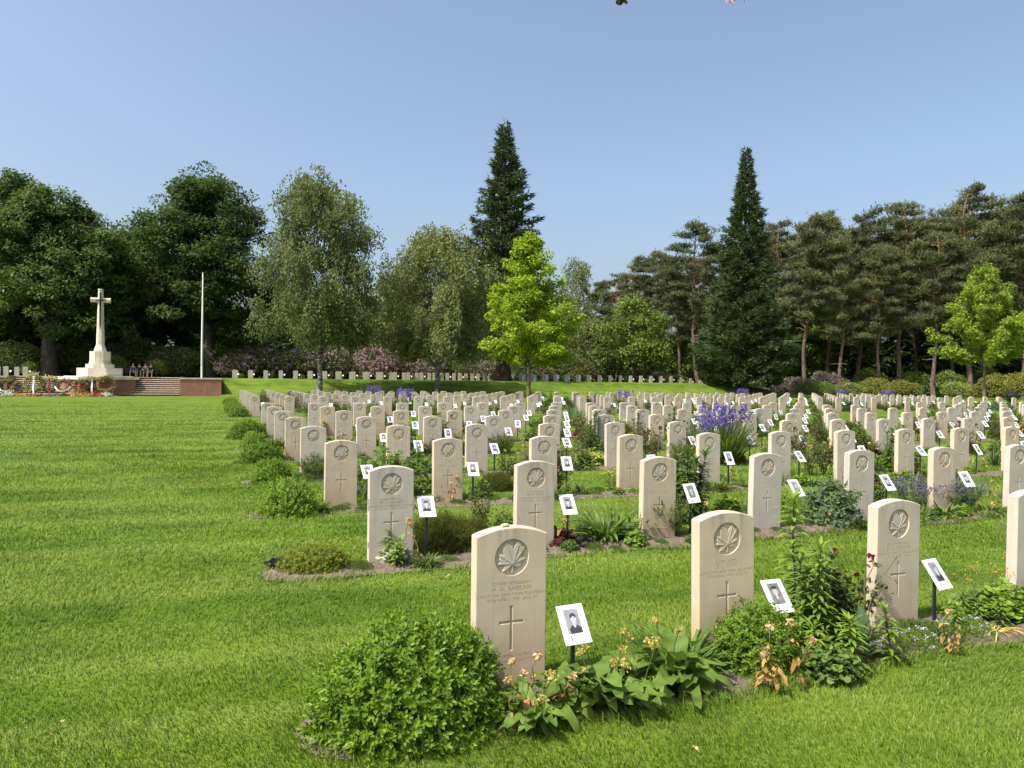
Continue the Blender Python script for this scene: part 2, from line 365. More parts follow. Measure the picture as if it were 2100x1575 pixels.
def make_monomat():
    m, n, out = newmat('monument_stone')
    tc = nd(n, 'ShaderNodeTexCoord')
    n1 = nd(n, 'ShaderNodeTexNoise', i_Scale=1.6, i_Detail=6.0); n.links.new(tc.outputs['Object'], n1.inputs[0])
    c = ramp(n, n1.outputs[0], [(0.35, (0.50, 0.45, 0.36)), (0.65, (0.63, 0.58, 0.46))])
    mp = nd(n, 'ShaderNodeMapping'); mp.inputs['Scale'].default_value = (4, 4, .5); n.links.new(tc.outputs['Object'], mp.inputs[0])
    n2 = nd(n, 'ShaderNodeTexNoise', i_Scale=1.0, i_Detail=4.0); n.links.new(mp.outputs[0], n2.inputs[0])
    c = mix(n, c, (0.33, 0.31, 0.26), ramp(n, n2.outputs[0], [(0.52, 0.0), (0.75, 0.6)]))
    p = nd(n, 'ShaderNodeBsdfPrincipled', i_Roughness=0.85); n.links.new(c, p.inputs['Base Color']); n.links.new(p.outputs[0], out.inputs[0]); return m
M['mono'] = make_monomat()
M['coping'] = plainmat('coping_stone', (0.42, 0.38, 0.31), 0.9, var=.25, scale=3)
M['tread'] = plainmat('tread_stone', (0.52, 0.42, 0.31), 0.9, var=.2, scale=4)
M['riser'] = plainmat('riser_brick', (0.10, 0.055, 0.045), 0.9, var=.3, scale=9)
M['bronze'] = plainmat('dark_bronze', (0.018, 0.02, 0.026), 0.45, metallic=.6)
M['white_paint'] = plainmat('white_paint', (0.78, 0.78, 0.76), 0.4)
M['board'] = plainmat('placard_white', (0.66, 0.67, 0.70), 0.35)
M['stake'] = plainmat('stake_dark_green', (0.016, 0.026, 0.030), 0.35, spec=.5)
M['bark_dark'] = make_barkmat('bark_dark', (0.028, 0.022, 0.018), (0.075, 0.06, 0.048))
M['bark_brown'] = make_barkmat('bark_brown', (0.09, 0.07, 0.045), (0.17, 0.13, 0.08), scale=9)
M['bark_seq'] = make_barkmat('bark_redwood', (0.035, 0.018, 0.014), (0.085, 0.045, 0.034))
M['bark_pine'] = make_barkmat('bark_pine', (0.085, 0.055, 0.045), (0.17, 0.12, 0.095), (0.22, 0.11, 0.06), 9.0)
M['bark_birch'] = make_birchbark()
# ------------------------------------------------------------------ the setting: ground, beds
def make_ground():
    aa = np.unique(np.concatenate([np.linspace(-500, -60, 12), np.linspace(-60, 75, 91), [-17.36, -17.34, 0.24, 0.26], np.linspace(75, 600, 14)]))
    bb = np.unique(np.concatenate([np.linspace(-60, 55, 40), np.linspace(60, 70, 41), np.linspace(55, 60, 4), np.linspace(70, 72, 4), [65.99, 66.01], np.linspace(72, 110, 20), np.linspace(110, 700, 15)]))
    A, B = np.meshgrid(aa, bb); X = A * CU - B * SU; Y = A * SU + B * CU
    Z = ground_z(X, Y)
    na, nb = len(aa), len(bb)
    i = np.arange(nb - 1)[:, None] * na + np.arange(na - 1)[None]
    F = np.stack([i, i + 1, i + na + 1, i + na], -1).reshape(-1, 4)
    mb = MB(); mb.add(np.stack([X, Y, Z], -1).reshape(-1, 3), F)
    o = mobj('lawn', mb.build('lawn', M['lawn'], smooth=True)); tag(o, 'mown green lawn between and around the rows of graves', None, None, 'structure')
make_ground()

# rows of graves: face line b of each row
ROWS = [B0 + RS * i for i in range(8)] + [B0 + RS * (10.05 + 1.03 * k) for k in range(6)]
BED_BACK, BED_LEFT = 0.085, 0.86
def bed_front(i): return 0.44 if i == 0 else 0.35
def bed_edge(i, a):
    s = 0.035 * math.sin(a * 2.1 + i * 1.7) + 0.02 * math.sin(a * 5.3 + i)
    return s
def in_bed(x, y, sh=0.0):
    """True where a lawn point lies in a flower bed"""
    a = x * CU + y * SU; b = -x * SU + y * CU
    r = np.zeros(len(a), bool)
    for i, bf in enumerate(ROWS):
        s = 0.035 * np.sin(a * 2.1 + i * 1.7) + 0.02 * np.sin(a * 5.3 + i)
        lo = bf - bed_front(i) + s; hi = bf + BED_BACK + 0.5 * s
        left = A0 - BED_LEFT; rad = 0.27
        cb = (lo + hi) / 2
        endc = (a < left + rad) & (((a - left - rad) ** 2 + (b - cb) ** 2) > (rad - sh) ** 2)
        r |= (b > lo + sh) & (b < hi - sh) & (a > left + sh) & ~endc
    return r
BEDS = []
def make_beds():
    rng = np.random.default_rng(3)
    for i, bf in enumerate(ROWS):
        amax = A0 + CS * (6 + 4 * i) if i < 8 else 60
        amax = min(amax, 46) if i < 8 else 46
        st = 0.035 if i < 3 else 0.25
        aa = np.concatenate([A0 - BED_LEFT + np.array([0.0, .015, .04, .08, .14, .2, .27]), np.arange(A0 - BED_LEFT + .33, amax, st)])
        nb = 20 if i < 3 else 5
        left, rad = A0 - BED_LEFT, 0.27
        V = []
        for a in aa:
            s = bed_edge(i, a); lo = bf - bed_front(i) + s - .01; hi = bf + BED_BACK + .5 * s + .01
            cb = (lo + hi) / 2
            if a < left + rad:
                h = math.sqrt(max(1e-4, rad ** 2 - (left + rad - a) ** 2)); lo, hi = max(lo, cb - h), min(hi, cb + h)
            t = np.linspace(0, 1, nb)
            b = lo + (hi - lo) * t
            z = 0.004 + 0.016 * np.sin(t * math.pi) ** .7 + (rng.normal(0, .008, nb) * np.sin(t * math.pi) if i < 3 else 0)
            z = np.maximum(z, .004)
            V.append(np.stack([a * CU - b * SU, a * SU + b * CU, z], -1))
        V = np.array(V).reshape(-1, 3); na = len(aa)
        q = np.arange(na - 1)[:, None] * nb + np.arange(nb - 1)[None]
        F = np.stack([q, q + nb, q + nb + 1, q + 1], -1).reshape(-1, 4)
        mb = MB(); mb.add(V, F)
        o = mobj('flower_bed', mb.build('flower_bed', M['soil'], smooth=True))
        if i < 3:       # clods and crumbs of earth
            n = 5200 if i == 0 else 3600; ca = rng.uniform(A0 - BED_LEFT + .1, A0 + (5.2 if i == 0 else 8.5), n); cb = bf - bed_front(i) + .02 + rng.random(n) * (bed_front(i) + BED_BACK - .05)
            P = np.stack([ca * CU - cb * SU, ca * SU + cb * CU, rng.uniform(.008, .022, n)], -1)
            CL = (np.array([[1, 0, -.3], [-.5, .9, -.3], [-.6, -.8, -.3], [.1, .1, .8]]), [np.array([[0, 1, 3], [1, 2, 3], [2, 0, 3]])])
            mc = MB(); put(mc, CL, P, rdir(rng, n) * [1, 1, .2], np.tile([0, 0, 1.], (n, 1)) + rng.normal(0, .3, (n, 3)), rng.uniform(.25, 1, n) ** 3 * .013 + .002, rng=rng)
            oc = mobj('earth_crumbs', mc.build('earth_crumbs', M['soil']), o); oc['kind'] = 'stuff'
        BEDS.append(o); tag(o, 'strip of bare grey-brown soil under the %s row of headstones' % ordw(i), None, 'soil beds under the headstones', 'structure')
make_beds()

def make_grass():
    rng = np.random.default_rng(11)
    N = 520000
    y = 2.2 * (46 / 2.2) ** rng.random(N)
    x = (rng.random(N) * 2 - 1) * (0.75 * y + 0.9)
    bad = np.where(rng.random(N) < .35, in_bed(x, y, .045), in_bed(x, y)) | (rng.random(N) < np.clip((y - 16) / 30, 0, 1))
    x, y = x[~bad], y[~bad]
    # rougher fringe along the bed edges
    n = len(x)
    e1 = in_bed(x + SU * .09, y - CU * .09) | in_bed(x - SU * .09, y + CU * .09) | in_bed(x + CU * .08, y + SU * .08)
    L = rng.uniform(.016, .031, n) * (1 + 1.0 * e1) * np.where(y > 8, 1.15, 1)
    wd = (0.0015 + 0.0011 * rng.random(n)) * np.maximum(1, y / 3.4)
    # lay of the grass: slow wandering direction
    pat = np.sin(x * 3.1 + 2 * np.sin(y * 2.3)) * np.sin(y * 2.7 + 1.5 * np.sin(x * 1.9)); L *= 1 + .28 * pat
    th = 2.0 + 1.3 * np.sin(x * .9 + 1.7 * np.sin(y * .5)) + 1.1 * np.sin(y * .8 + x * .35) + rng.normal(0, .9, n)
    lean = rng.uniform(.35, 1.15, n)
    dx, dy = np.cos(th) * lean, np.sin(th) * lean
    phi = rng.random(n) * math.pi
    wx, wy = np.cos(phi) * wd, np.sin(phi) * wd
    tint = rng.random(n)
    near = y < 8.5
    mb = MB()
    def P(sel, fx, h, w):
        zz = np.stack([x[sel] + dx[sel] * L[sel] * fx + wx[sel] * w, y[sel] + dy[sel] * L[sel] * fx + wy[sel] * w, L[sel] * h], -1)
        return zz
    s = near; k = s.sum()
    V = np.stack([P(s, 0, -.05, -1), P(s, 0, -.05, 1), P(s, .35, .55, -.8), P(s, .35, .55, .8), P(s, 1.0, .95, 0)], 1)
    o5 = np.arange(k)[:, None] * 5
    tt = np.repeat(tint[s], 5)
    mb_add_shared(mb, V.reshape(-1, 3), o5 + np.array([[0, 1, 3, 2]]), 0, tt)
    mb_add_shared(mb, None, o5 + np.array([[2, 3, 4]]), 0, tt)
    s = ~near; k = s.sum()
    V = np.stack([P(s, 0, -.05, -1), P(s, 0, -.05, 1), P(s, .8, 1, 0)], 1)
    mb_add_shared(mb, V.reshape(-1, 3), np.arange(k)[:, None] * 3 + np.array([[0, 1, 2]]), 0, np.repeat(tint[s], 3))
    o = mobj('grass', mb.build('grass', M['blade'])); tag(o, 'short green blades of grass covering the near lawn', 'grass', None, 'stuff')
make_grass()

# ------------------------------------------------------------------ headstones
SW, SH, SHC, ST = 0.381, 0.813, 0.775, 0.078      # width, apex, corner, thickness
def arc_top(n=13):
    r = (SW / 2) ** 2 / (2 * (SH - SHC)) + (SH - SHC) / 2
    xs = np.linspace(SW / 2, -SW / 2, n)
    return [(x, SH - r + math.sqrt(r * r - x * x)) for x in xs]
def outline(): return [(-SW / 2, 0), (SW / 2, 0)] + arc_top()
LEAFPX = [(530, 565), (534, 490), (560, 505), (600, 500), (625, 490), (604, 472), (640, 450), (662, 425), (625, 415), (600, 405), (635, 370), (634, 345), (655, 315),
          (622, 300), (616, 275), (595, 252), (565, 275), (548, 300), (540, 330), (520, 300), (505, 290), (490, 275), (468, 268), (450, 255), (442, 290), (425, 310), (424, 345),
          (432, 380), (400, 375), (375, 380), (388, 405), (380, 430), (396, 442), (368, 470), (400, 480), (440, 475), (455, 480), (432, 510), (420, 545), (450, 541),
          (470, 555), (490, 520), (515, 487), (521, 492), (512, 565)]
LC, LR = (515.0, 408.0), 178.0
CIR_Z, CIR_R = SH - 0.150, 0.0925
LEAF2D = [((x - LC[0]) / LR * CIR_R * .985, CIR_Z - (y - LC[1]) / LR * CIR_R * .985) for x, y in LEAFPX]
def circ(n=36): return [(CIR_R * math.cos(k * 2 * math.pi / n), CIR_Z + CIR_R * math.sin(k * 2 * math.pi / n)) for k in range(n)]
def cross2d(w=.0085, e=0.0):
    t, bt, cy, hw = SH - .392 - e, SH - .617 + e, SH - .474, .066 - e
    fl = .005 if e == 0 else .002
    return [(-w, bt + .004), (-w - fl, bt), (w + fl, bt), (w, bt + .004), (w, cy - w), (hw - .004, cy - w), (hw, cy - w - fl), (hw, cy + w + fl), (hw - .004, cy + w), (w, cy + w),
            (w, t - .004), (w + fl, t), (-w - fl, t), (-w, t - .004), (-w, cy + w), (-hw + .004, cy + w), (-hw, cy + w + fl), (-hw, cy - w - fl), (-hw + .004, cy - w), (-w, cy - w)]
def fill2d(polys):
    """even-odd fill of closed outlines -> (verts, tris) in 2-D"""
    cu = bpy.data.curves.new('tmp', 'CURVE'); cu.dimensions = '2D'; cu.fill_mode = 'BOTH'
    for p in polys:
        s = cu.splines.new('POLY'); s.points.add(len(p) - 1)
        for k, (x, y) in enumerate(p): s.points[k].co = (x, y, 0, 1)
        s.use_cyclic_u = True
    o = bpy.data.objects.new('tmp', cu)
    me = o.to_mesh()
    V = np.array([v.co[:] for v in me.vertices]).reshape(-1, 3)
    me.calc_loop_triangles()
    F = np.array([t.vertices[:] for t in me.loop_triangles])
    o.to_mesh_clear(); bpy.data.objects.remove(o); bpy.data.curves.remove(cu)
    # one orientation, front only
    a, b, c = V[F[:, 0]], V[F[:, 1]], V[F[:, 2]]
    ar = (b[:, 0] - a[:, 0]) * (c[:, 1] - a[:, 1]) - (b[:, 1] - a[:, 1]) * (c[:, 0] - a[:, 0])
    F = np.where(ar[:, None] < 0, F[:, ::-1], F)
    key = np.unique(np.sort(F, 1), axis=0, return_index=True)[1]
    return V[:, :2], F[key]
def text_polys(txt, size, zc):
    """outlines of a centred line of capitals, as polygons"""
    cu = bpy.data.curves.new('t', 'FONT'); cu.body = txt; cu.size = size; cu.align_x = 'CENTER'; cu.resolution_u = 2
    cu.space_character = 1.08
    o = bpy.data.objects.new('t', cu); COL.objects.link(o)
    dg = bpy.context.evaluated_depsgraph_get()
    c2 = o.evaluated_get(dg).to_curve(dg)
    out = []
    from mathutils.geometry import interpolate_bezier
    for s in c2.splines:
        pts = []
        if s.type == 'BEZIER':
            bp = s.bezier_points; n = len(bp)
            for k in range(n):
                p, q = bp[k], bp[(k + 1) % n]
                straight = (p.handle_right - p.co).length < 1e-6 and (q.handle_left - q.co).length < 1e-6
                seg = [p.co] if straight else interpolate_bezier(p.co, p.handle_right, q.handle_left, q.co, 4)[:-1]
                pts += [(v[0], v[1] + zc) for v in seg]
        else:
            pts = [(p.co[0], p.co[1] + zc) for p in s.points]
        cl = [pts[0]]
        for p in pts[1:]:
            if (p[0] - cl[-1][0]) ** 2 + (p[1] - cl[-1][1]) ** 2 > 1e-8: cl.append(p)
        if len(cl) > 2: out.append(cl)
    o.evaluated_get(dg).to_curve_clear()
    bpy.data.objects.remove(o); bpy.data.curves.remove(cu)
    return out
def strokes(seed):
    """worn, unreadable lines of lettering as short upright cuts"""
    rng = random.Random(seed); out = []
    for zc, hh, half in ((SH - .285, .015, .075), (SH - .312, .020, .085), (SH - .342, .014, .15), (SH - .366, .014, .13)):
        half *= rng.uniform(.75, 1.0); x = -half
        while x < half:
            if rng.random() < .14: x += .012; continue
            w = rng.uniform(.0035, .006)
            if rng.random() < .5: out.append([(x, zc), (x + .0028, zc), (x + .0028, zc + hh), (x, zc + hh)])
            elif rng.random() < .5: out.append([(x, zc), (x + .0026, zc), (x + .0026, zc + hh - .003), (x + w + .003, zc + hh - .003), (x + w + .003, zc + hh), (x, zc + hh)])
            else: out.append([(x, zc), (x + .0026, zc), (x + .006, zc + hh), (x + .0034, zc + hh)])
            x += .0125
    return out
def wall_of(mb, poly, y0, y1):
    p = np.array(poly); n = len(p)
    V = np.vstack([np.c_[p[:, 0], np.full(n, y0), p[:, 1]], np.c_[p[:, 0], np.full(n, y1), p[:, 1]]])
    mb.add(V, [[k, (k + 1) % n, n + (k + 1) % n, n + k] for k in range(n)])
def face_at(mb, polys, y):
    V, F = fill2d(polys)
    mb.add(np.c_[V[:, 0], np.full(len(V), y), V[:, 1]], F)
YF = -ST / 2
def slab_mesh(name, marks):
    """headstone: front with the cut roundel, cross and lettering; real recesses"""
    mb = MB(); o, c, x = outline(), circ(), cross2d()
    ch = 0.0045
    k = (SW / 2 - ch) / (SW / 2)
    inner = [(px * k, (0 if pz < .01 else pz - ch)) for px, pz in o]
    face_at(mb, [inner, c, x] + marks, YF)
    # chamfer between face and sides
    p, q = np.array(inner), np.array(o); n = len(p)
    mb.add(np.vstack([np.c_[p[:, 0], np.full(n, YF), p[:, 1]], np.c_[q[:, 0], np.full(n, YF + ch), q[:, 1]]]),
           [[j, (j + 1) % n, n + (j + 1) % n, n + j] for j in range(n)])
    for m in marks:
        wall_of(mb, m, YF, YF + .0028)
    if marks:
        mx = max(max(abs(p[0]) for p in m) for m in marks) + .005
        zs = [p[1] for m in marks for p in m]
        for lo, hi in ((SH - .385, CIR_Z - CIR_R - .004), (0.02, SH - .622)):
            sel = [z for z in zs if lo <= z <= hi]
            if sel:
                z0, z1 = min(sel) - .003, max(sel) + .003
                mb.add([[-mx, YF + .0028, z0], [mx, YF + .0028, z0], [mx, YF + .0028, z1], [-mx, YF + .0028, z1]], [[0, 1, 2, 3]])
    x2 = cross2d(.0038, .006); n2 = len(x)
    mb.add(np.vstack([[[u, YF, v] for u, v in x], [[u, YF + .0085, v] for u, v in x2]]), [[j, (j + 1) % n2, n2 + (j + 1) % n2, n2 + j] for j in range(n2)]); face_at(mb, [x2], YF + .0085)
    wall_of(mb, c, YF, YF + .012); face_at(mb, [c], YF + .012)
    wall_of(mb, o, YF + ch, -YF - ch)
    mb.add(np.vstack([np.c_[p[:, 0], np.full(n, -YF), p[:, 1]], np.c_[q[:, 0], np.full(n, -YF - ch), q[:, 1]]]),
           [[j, (j + 1) % n, n + (j + 1) % n, n + j] for j in range(n)])
    face_at(mb, [inner], -YF)
    me = mb.build(name, M['stone'])
    import bmesh
    bm = bmesh.new(); bm.from_mesh(me); bmesh.ops.remove_doubles(bm, verts=bm.verts, dist=1e-5); bmesh.ops.recalc_face_normals(bm, faces=bm.faces); bm.to_mesh(me); bm.free()
    return me
def leaf_mesh():
    """maple leaf in relief: bevelled rim, grooved veins, lobes swelling between them"""
    mb = MB()
    L = np.array(LEAF2D); cen = np.array([0.006, CIR_Z - (470 - LC[1]) / LR * CIR_R])
    n = len(L)
    def lay(f, y): 
        q = cen + (L - cen) * f
        return np.c_[q[:, 0], np.full(n, y), q[:, 1]]
    tips = {7, 15, 23, 29, 33, 12, 38, 4}
    yb, yt = YF + .0118, YF + .0040
    l0 = lay(1.0, yb); l1 = lay(.985, yt + .0016); l2 = lay(.93, yt)
    ring = np.vstack([l0, l1, l2]); F = []
    for r in range(2): F += [[r * n + k, r * n + (k + 1) % n, (r + 1) * n + (k + 1) % n, (r + 1) * n + k] for k in range(n)]
    mb.add(ring, F); face_at(mb, [[(v[0], v[2]) for v in l2]], yt)
    for tip in (15, 23, 7, 29, 33, 38, 12):       # raised midribs
        t = L[tip]; d = t - cen; ln = np.linalg.norm(d); d /= ln; pn = np.array([-d[1], d[0]]) * .0011
        e = cen + d * ln * .86
        V = [[*(cen + pn)], [*(cen - pn)], [*(e - pn * .4)], [*(e + pn * .4)]]
        V3 = [[v[0], yt - .0022, v[1]] for v in V] + [[v[0], yt + .006, v[1]] for v in V]
        mb.add(V3, [[0, 1, 2, 3], [0, 4, 5, 1], [1, 5, 6, 2], [2, 6, 7, 3], [3, 7, 4, 0]])
    return mb.build('maple_leaf', M['stone'])
LEAFME = leaf_mesh()
def T(lines, base):
    out = []
    for txt, size, z in lines:
        if txt: out += text_polys(txt, size, SH - z)
    for txt, z in base: out += text_polys(txt, .0225, SH - z)
    return out
def insc(a, b, c, d, base=()):
    return T([(a, .0235, .287), (b, .033, .317), (c, .0222, .343), (d, .0232, .367)], base)
SLAB_TXT = {
    (0, 0): slab_mesh('slab_a', insc('G17848 SERGEANT', 'H. G. SABEAN', 'CARLETON AND YORK REGIMENT', '15TH APRIL 1945  AGE 27', (('TOO DEARLY LOVED', .650), ('TO EVER BE FORGOTTEN', .676)))),
    (0, 1): slab_mesh('slab_b', insc('G.5995 L/CPL.', 'F. J. TAIT', 'CARLETON AND YORK REGIMENT', '15TH APRIL 1945  AGE 25')),
    (0, 2): slab_mesh('slab_c', insc('G.17727 PRIVATE', 'S. G. PORTER', 'CARLETON AND YORK REGIMENT', '16TH APRIL 1945')),
    (1, 0): slab_mesh('slab_d', insc('B.46867 PRIVATE', 'M. D. HOBBS', 'THE ROYAL REGIMENT OF CANADA', '8TH APRIL 1945  AGE 19', (('BLESSED ARE THE DEAD', .650), ('WHICH DIE IN THE LORD', .676)))),
    (1, 1): slab_mesh('slab_e', insc('D.157 GUNNER', 'M. B. PARE', '1ST REGIMENT OF ARTILLERY', '19TH APRIL 1945  AGE 22')),
}
SLABS = [slab_mesh('slab_worn_%d' % s, strokes(s)) for s in range(4)]
SLAB_PLAIN = slab_mesh('slab_far', [])

def in_view(x, y, z=0.5, m=90):
    px, py = project(x, y, z); return -m < px < 2100 + m
STONES = []        # (row, col, x, y)
for i, bf in enumerate(ROWS):
    for j in range(0, 60):
        a = A0 + CS * j + SW / 2
        x, y, _ = W(a, bf + ST / 2)
        if not in_view(x, y): continue
        if i == 7 and 16 <= j <= 19: continue
        if i == 6 and 16 <= j <= 18: continue
        if i >= 8 and a > 50: continue
        if i >= 8 and math.hypot(x - 0.95, y - 41.0) < 0.9: continue
        if i >= 8 and (i * 7 + j * 13) % 17 == 3 and j > 14: continue
        STONES.append((i, j, x, y))
BLK = lambda i: ('front', i) if i < 8 else ('back', i - 8)
def stone_label(i, j):
    sp = {(0, 0): 'large front headstone with a pebble lying on its rounded top', (0, 1): 'front headstone half hidden by a clipped fern-green bush at its foot',
          (0, 2): 'front headstone with a curving seed stalk crossing its carved cross', (1, 0): 'headstone behind a silvery mat plant in the second row'}
    if (i, j) in sp: return sp[(i, j)]
    k, r = BLK(i)
    return 'beige headstone with carved maple leaf, %s row of %s block, %s from left lawn' % (ordw(r), k, ordw(j))
rs = random.Random(5)
def add_stone(i, j, x, y, label, group):
    me = SLAB_TXT.get((i, j)) or (SLABS[rs.randrange(4)] if i < 6 else SLAB_PLAIN)
    o = mobj('headstone', me, None, (x, y, gz(x, y) - .002), YAW + rs.gauss(0, .008))
    o.rotation_euler[0] = rs.gauss(0, .006); o.rotation_euler[1] = rs.gauss(0, .006)
    tag(o, label, 'headstone', group)
    mobj('maple_leaf', LEAFME, o)
    return o
TB = 74.6
TERRACE = []
for r in range(2):
    for j in range(-24, 62):
        a = 1.5 + 1.42 * j + (0.2 if r else 0)
        if -15.5 < a < 0.6 or a > 56.5: continue
        x, y, _ = W(a, TB + 2.75 * r)
        if not in_view(x, y): continue
        if math.hypot(x + 1.0, y - 76.5) < 1.1: continue
        TERRACE.append((r, j, x, y))
budget = 298
cand = STONES + [(20 + r, j, x, y) for r, j, x, y in TERRACE]
cand.sort(key=lambda s: s[3])
keep, rest = cand[:budget], cand[budget:]
nth = {}
for i, j, x, y in sorted(keep, key=lambda s: (s[0], s[1])):
    if i >= 20:
        right = AB(x, y)[0] > 0
        k = nth.setdefault((i, right), 0); nth[(i, right)] += 1
        add_stone(i, j, x, y, 'small far headstone on raised terrace, %s row, %s %s' % (ordw(i - 20), ordw(k), 'rightward from the flagpole' if right else 'along the stretch left of the cross'), 'headstones of the cemetery')
    else:
        add_stone(i, j, x, y, stone_label(i, j), 'headstones of the cemetery')
mbx = MB()
for i, j, x, y in rest:
    z0 = gz(x, y); o = np.array(outline()); n = len(o)
    for yy in (-ST / 2, ST / 2):
        P3 = np.c_[x + o[:, 0] * CU - yy * SU, y + o[:, 0] * SU + yy * CU, z0 + o[:, 1]]
        c3 = P3.mean(0)[None]
        mbx.add(np.vstack([P3, c3]), [[k, (k + 1) % n, n] for k in range(n)])
        if yy < 0: front = P3
    mbx.add(np.vstack([front, P3]), [[k, (k + 1) % n, n + (k + 1) % n, n + k] for k in range(n)])
if rest:
    o = mobj('far_headstones', mbx.build('far_headstones', M['stone'])); tag(o, 'smallest far headstones in the back rows of the terrace', 'headstones', None, 'stuff')
# pebble on the front stone
mb = MB()
x, y, _ = W(A0 + .165, B0 + .035)
u = np.linspace(0, math.pi, 6); v = np.linspace(0, 2 * math.pi, 9)[:-1]
P3 = np.array([[.024 * math.sin(p) * math.cos(q), .015 * math.sin(p) * math.sin(q), .0085 * math.cos(p) + .003 * math.sin(3 * q) * math.sin(p) * .3] for p in u for q in v])
mb.add(P3, [[r * 8 + k, r * 8 + (k + 1) % 8, (r + 1) * 8 + (k + 1) % 8, (r + 1) * 8 + k] for r in range(5) for k in range(8)])
M['pebble'] = plainmat('pebble_peach', (0.62, 0.40, 0.26), .7, var=.2, scale=60)
tag(mobj('pebble', mb.build('pebble', M['pebble'], True), None, (x, y, SH + .0065), YAW), 'smooth peach pebble lying on top of the front headstone', 'pebble')

# ------------------------------------------------------------------ portrait placards
M['ph_bg'] = plainmat('print_pale_grey', (0.24, 0.24, 0.26), .5, var=.25, scale=14)
M['ph_dark'] = plainmat('print_dark', (0.035, 0.035, 0.045), .5)
M['ph_mid'] = plainmat('print_mid_grey', (0.16, 0.16, 0.17), .5, var=.3, scale=30)
M['ph_face'] = plainmat('print_face', (0.42, 0.42, 0.43), .5, var=.28, scale=55)
M['ph_red'] = plainmat('print_red', (0.50, 0.16, 0.16), .5)
BW, BH = 0.146, 0.205
def portrait_mesh(seed):
    rng = random.Random(seed); mb = MB()
    mats = [M['ph_bg'], M['ph_dark'], M['ph_mid'], M['ph_face'], M['ph_red']]
    dark = seed % 4 == 1
    lay = [0]
    def poly(pts, mat):
        lay[0] += 1; z = .0022 + .00035 * lay[0]
        c = np.mean(pts, 0); n = len(pts)
        mb.add([[p[0], p[1], z] for p in pts] + [[c[0], c[1], z]], [[k, (k + 1) % n, n] for k in range(n)], mat)
    def ell(cx, cy, rx, ry, mat, n=14, a0=0, a1=2 * math.pi):
        poly([(cx + rx * math.cos(a0 + (a1 - a0) * k / n), cy + ry * math.sin(a0 + (a1 - a0) * k / n)) for k in range(n)], mat)
    x0, x1, y0, y1 = -.042, .038, -.048, .078
    poly([(x0, y0), (x1, y0), (x1, y1), (x0, y1)], 2 if dark else 0)
    fx, fy = rng.uniform(-.006, .004), .026 + rng.uniform(-.006, .006); fr = rng.uniform(.017, .021)
    sh = fy - fr * 1.5
    poly([(fx - .03, y0 + .0005), (fx + .034, y0 + .0005), (min(x1, fx + .036), sh - .024), (fx + .015, sh - .008), (fx + .006, sh - .004), (fx - .008, sh - .004), (fx - .022, sh - .012), (fx - .033, sh - .026)], 1 if not dark else 2)
    poly([(fx - .008, sh - .010), (fx, sh - .022), (fx + .008, sh - .010), (fx + .009, sh + .016), (fx - .009, sh + .016)], 3)
    ell(fx, fy, fr * .82, fr * 1.15, 3)
    style = seed % 3
    if style == 0: poly([(fx - fr * .85, fy + .002), (fx - fr * .92, fy + .014), (fx - fr * .5, fy + .026), (fx + fr * .4, fy + .027), (fx + fr * .92, fy + .016), (fx + fr * .86, fy + .002), (fx + fr * .7, fy + .012), (fx - fr * .3, fy + .014)], 1)
    elif style == 1: poly([(fx - fr * 1.15, fy + .011), (fx - fr * .8, fy + .026), (fx + fr * .3, fy + .033), (fx + fr * 1.15, fy + .025), (fx + fr * 1.05, fy + .013)], 1)
    else: poly([(fx - fr * 1.35, fy + .010), (fx - fr * 1.0, fy + .022), (fx + fr * .2, fy + .034), (fx + fr * 1.1, fy + .020), (fx + fr * .8, fy + .012)], 2)
    for s in (-1, 1): poly([(fx + s * .0065 - .003, fy + .003), (fx + s * .0065 + .003, fy + .003), (fx + s * .0065 + .003, fy + .0052), (fx + s * .0065 - .003, fy + .0052)], 1)
    poly([(fx - .005, fy - .0115), (fx + .005, fy - .0115), (fx + .005, fy - .0098), (fx - .005, fy - .0098)], 2)
    poly([(fx - .0015, fy - .005), (fx + .0022, fy - .005), (fx + .001, fy + .003)], 2)
    poly([(-.038, -.080), (-.031, -.080), (-.031, -.068), (-.038, -.068)], 2)
    poly([(-.038, -.068), (-.031, -.068), (-.031, -.058), (-.038, -.058)], 4)
    poly([(-.030, .0855), (.022, .0855), (.022, .0875), (-.030, .0875)], 0)
    return mb.build('portrait_print', mats)
PORTR = [portrait_mesh(s) for s in range(8)]
def board_mesh():
    mb = MB(); ch = .0008
    box(mb, -BW / 2, BW / 2, -BH / 2, BH / 2, -.003, .002, ch=ch); return mb.build('board', M['board'])
BOARDME = board_mesh()
def stake_mesh(h):
    mb = MB(); w = .0105
    box(mb, -w, w, -.006, .006, 0, h, ch=.001); return mb.build('stake', M['stake'])
STAKES = {k: stake_mesh(k / 100) for k in range(24, 50, 2)}
PLACARD_XY = []
def placard(i, j, x, y, zc, label, da=0.0):
    t = thing('portrait_placard', label, 'placard', (x, y, gz(x, y)), YAW + rs.gauss(0, .09), 'portrait placards beside the headstones')
    k = int(round((zc - .03) * 50)) * 2; k = min(48, max(24, k))
    st = mobj('stake', STAKES[k], t)
    b = mobj('board', BOARDME, t, (-.004, -.020, zc)); b.rotation_euler = (math.radians(90 - 36 + rs.gauss(0, 4)), rs.gauss(0, .02), 0)
    if i < 8:
        mobj('portrait_print', PORTR[(i * 3 + j * 5) % 8 if (i, j) not in FIRSTP else FIRSTP[(i, j)]], b)
    return t
FIRSTP = {(0, 0): 0, (0, 1): 1, (0, 2): 2, (1, 0): 4, (1, 1): 7}
npl = 0
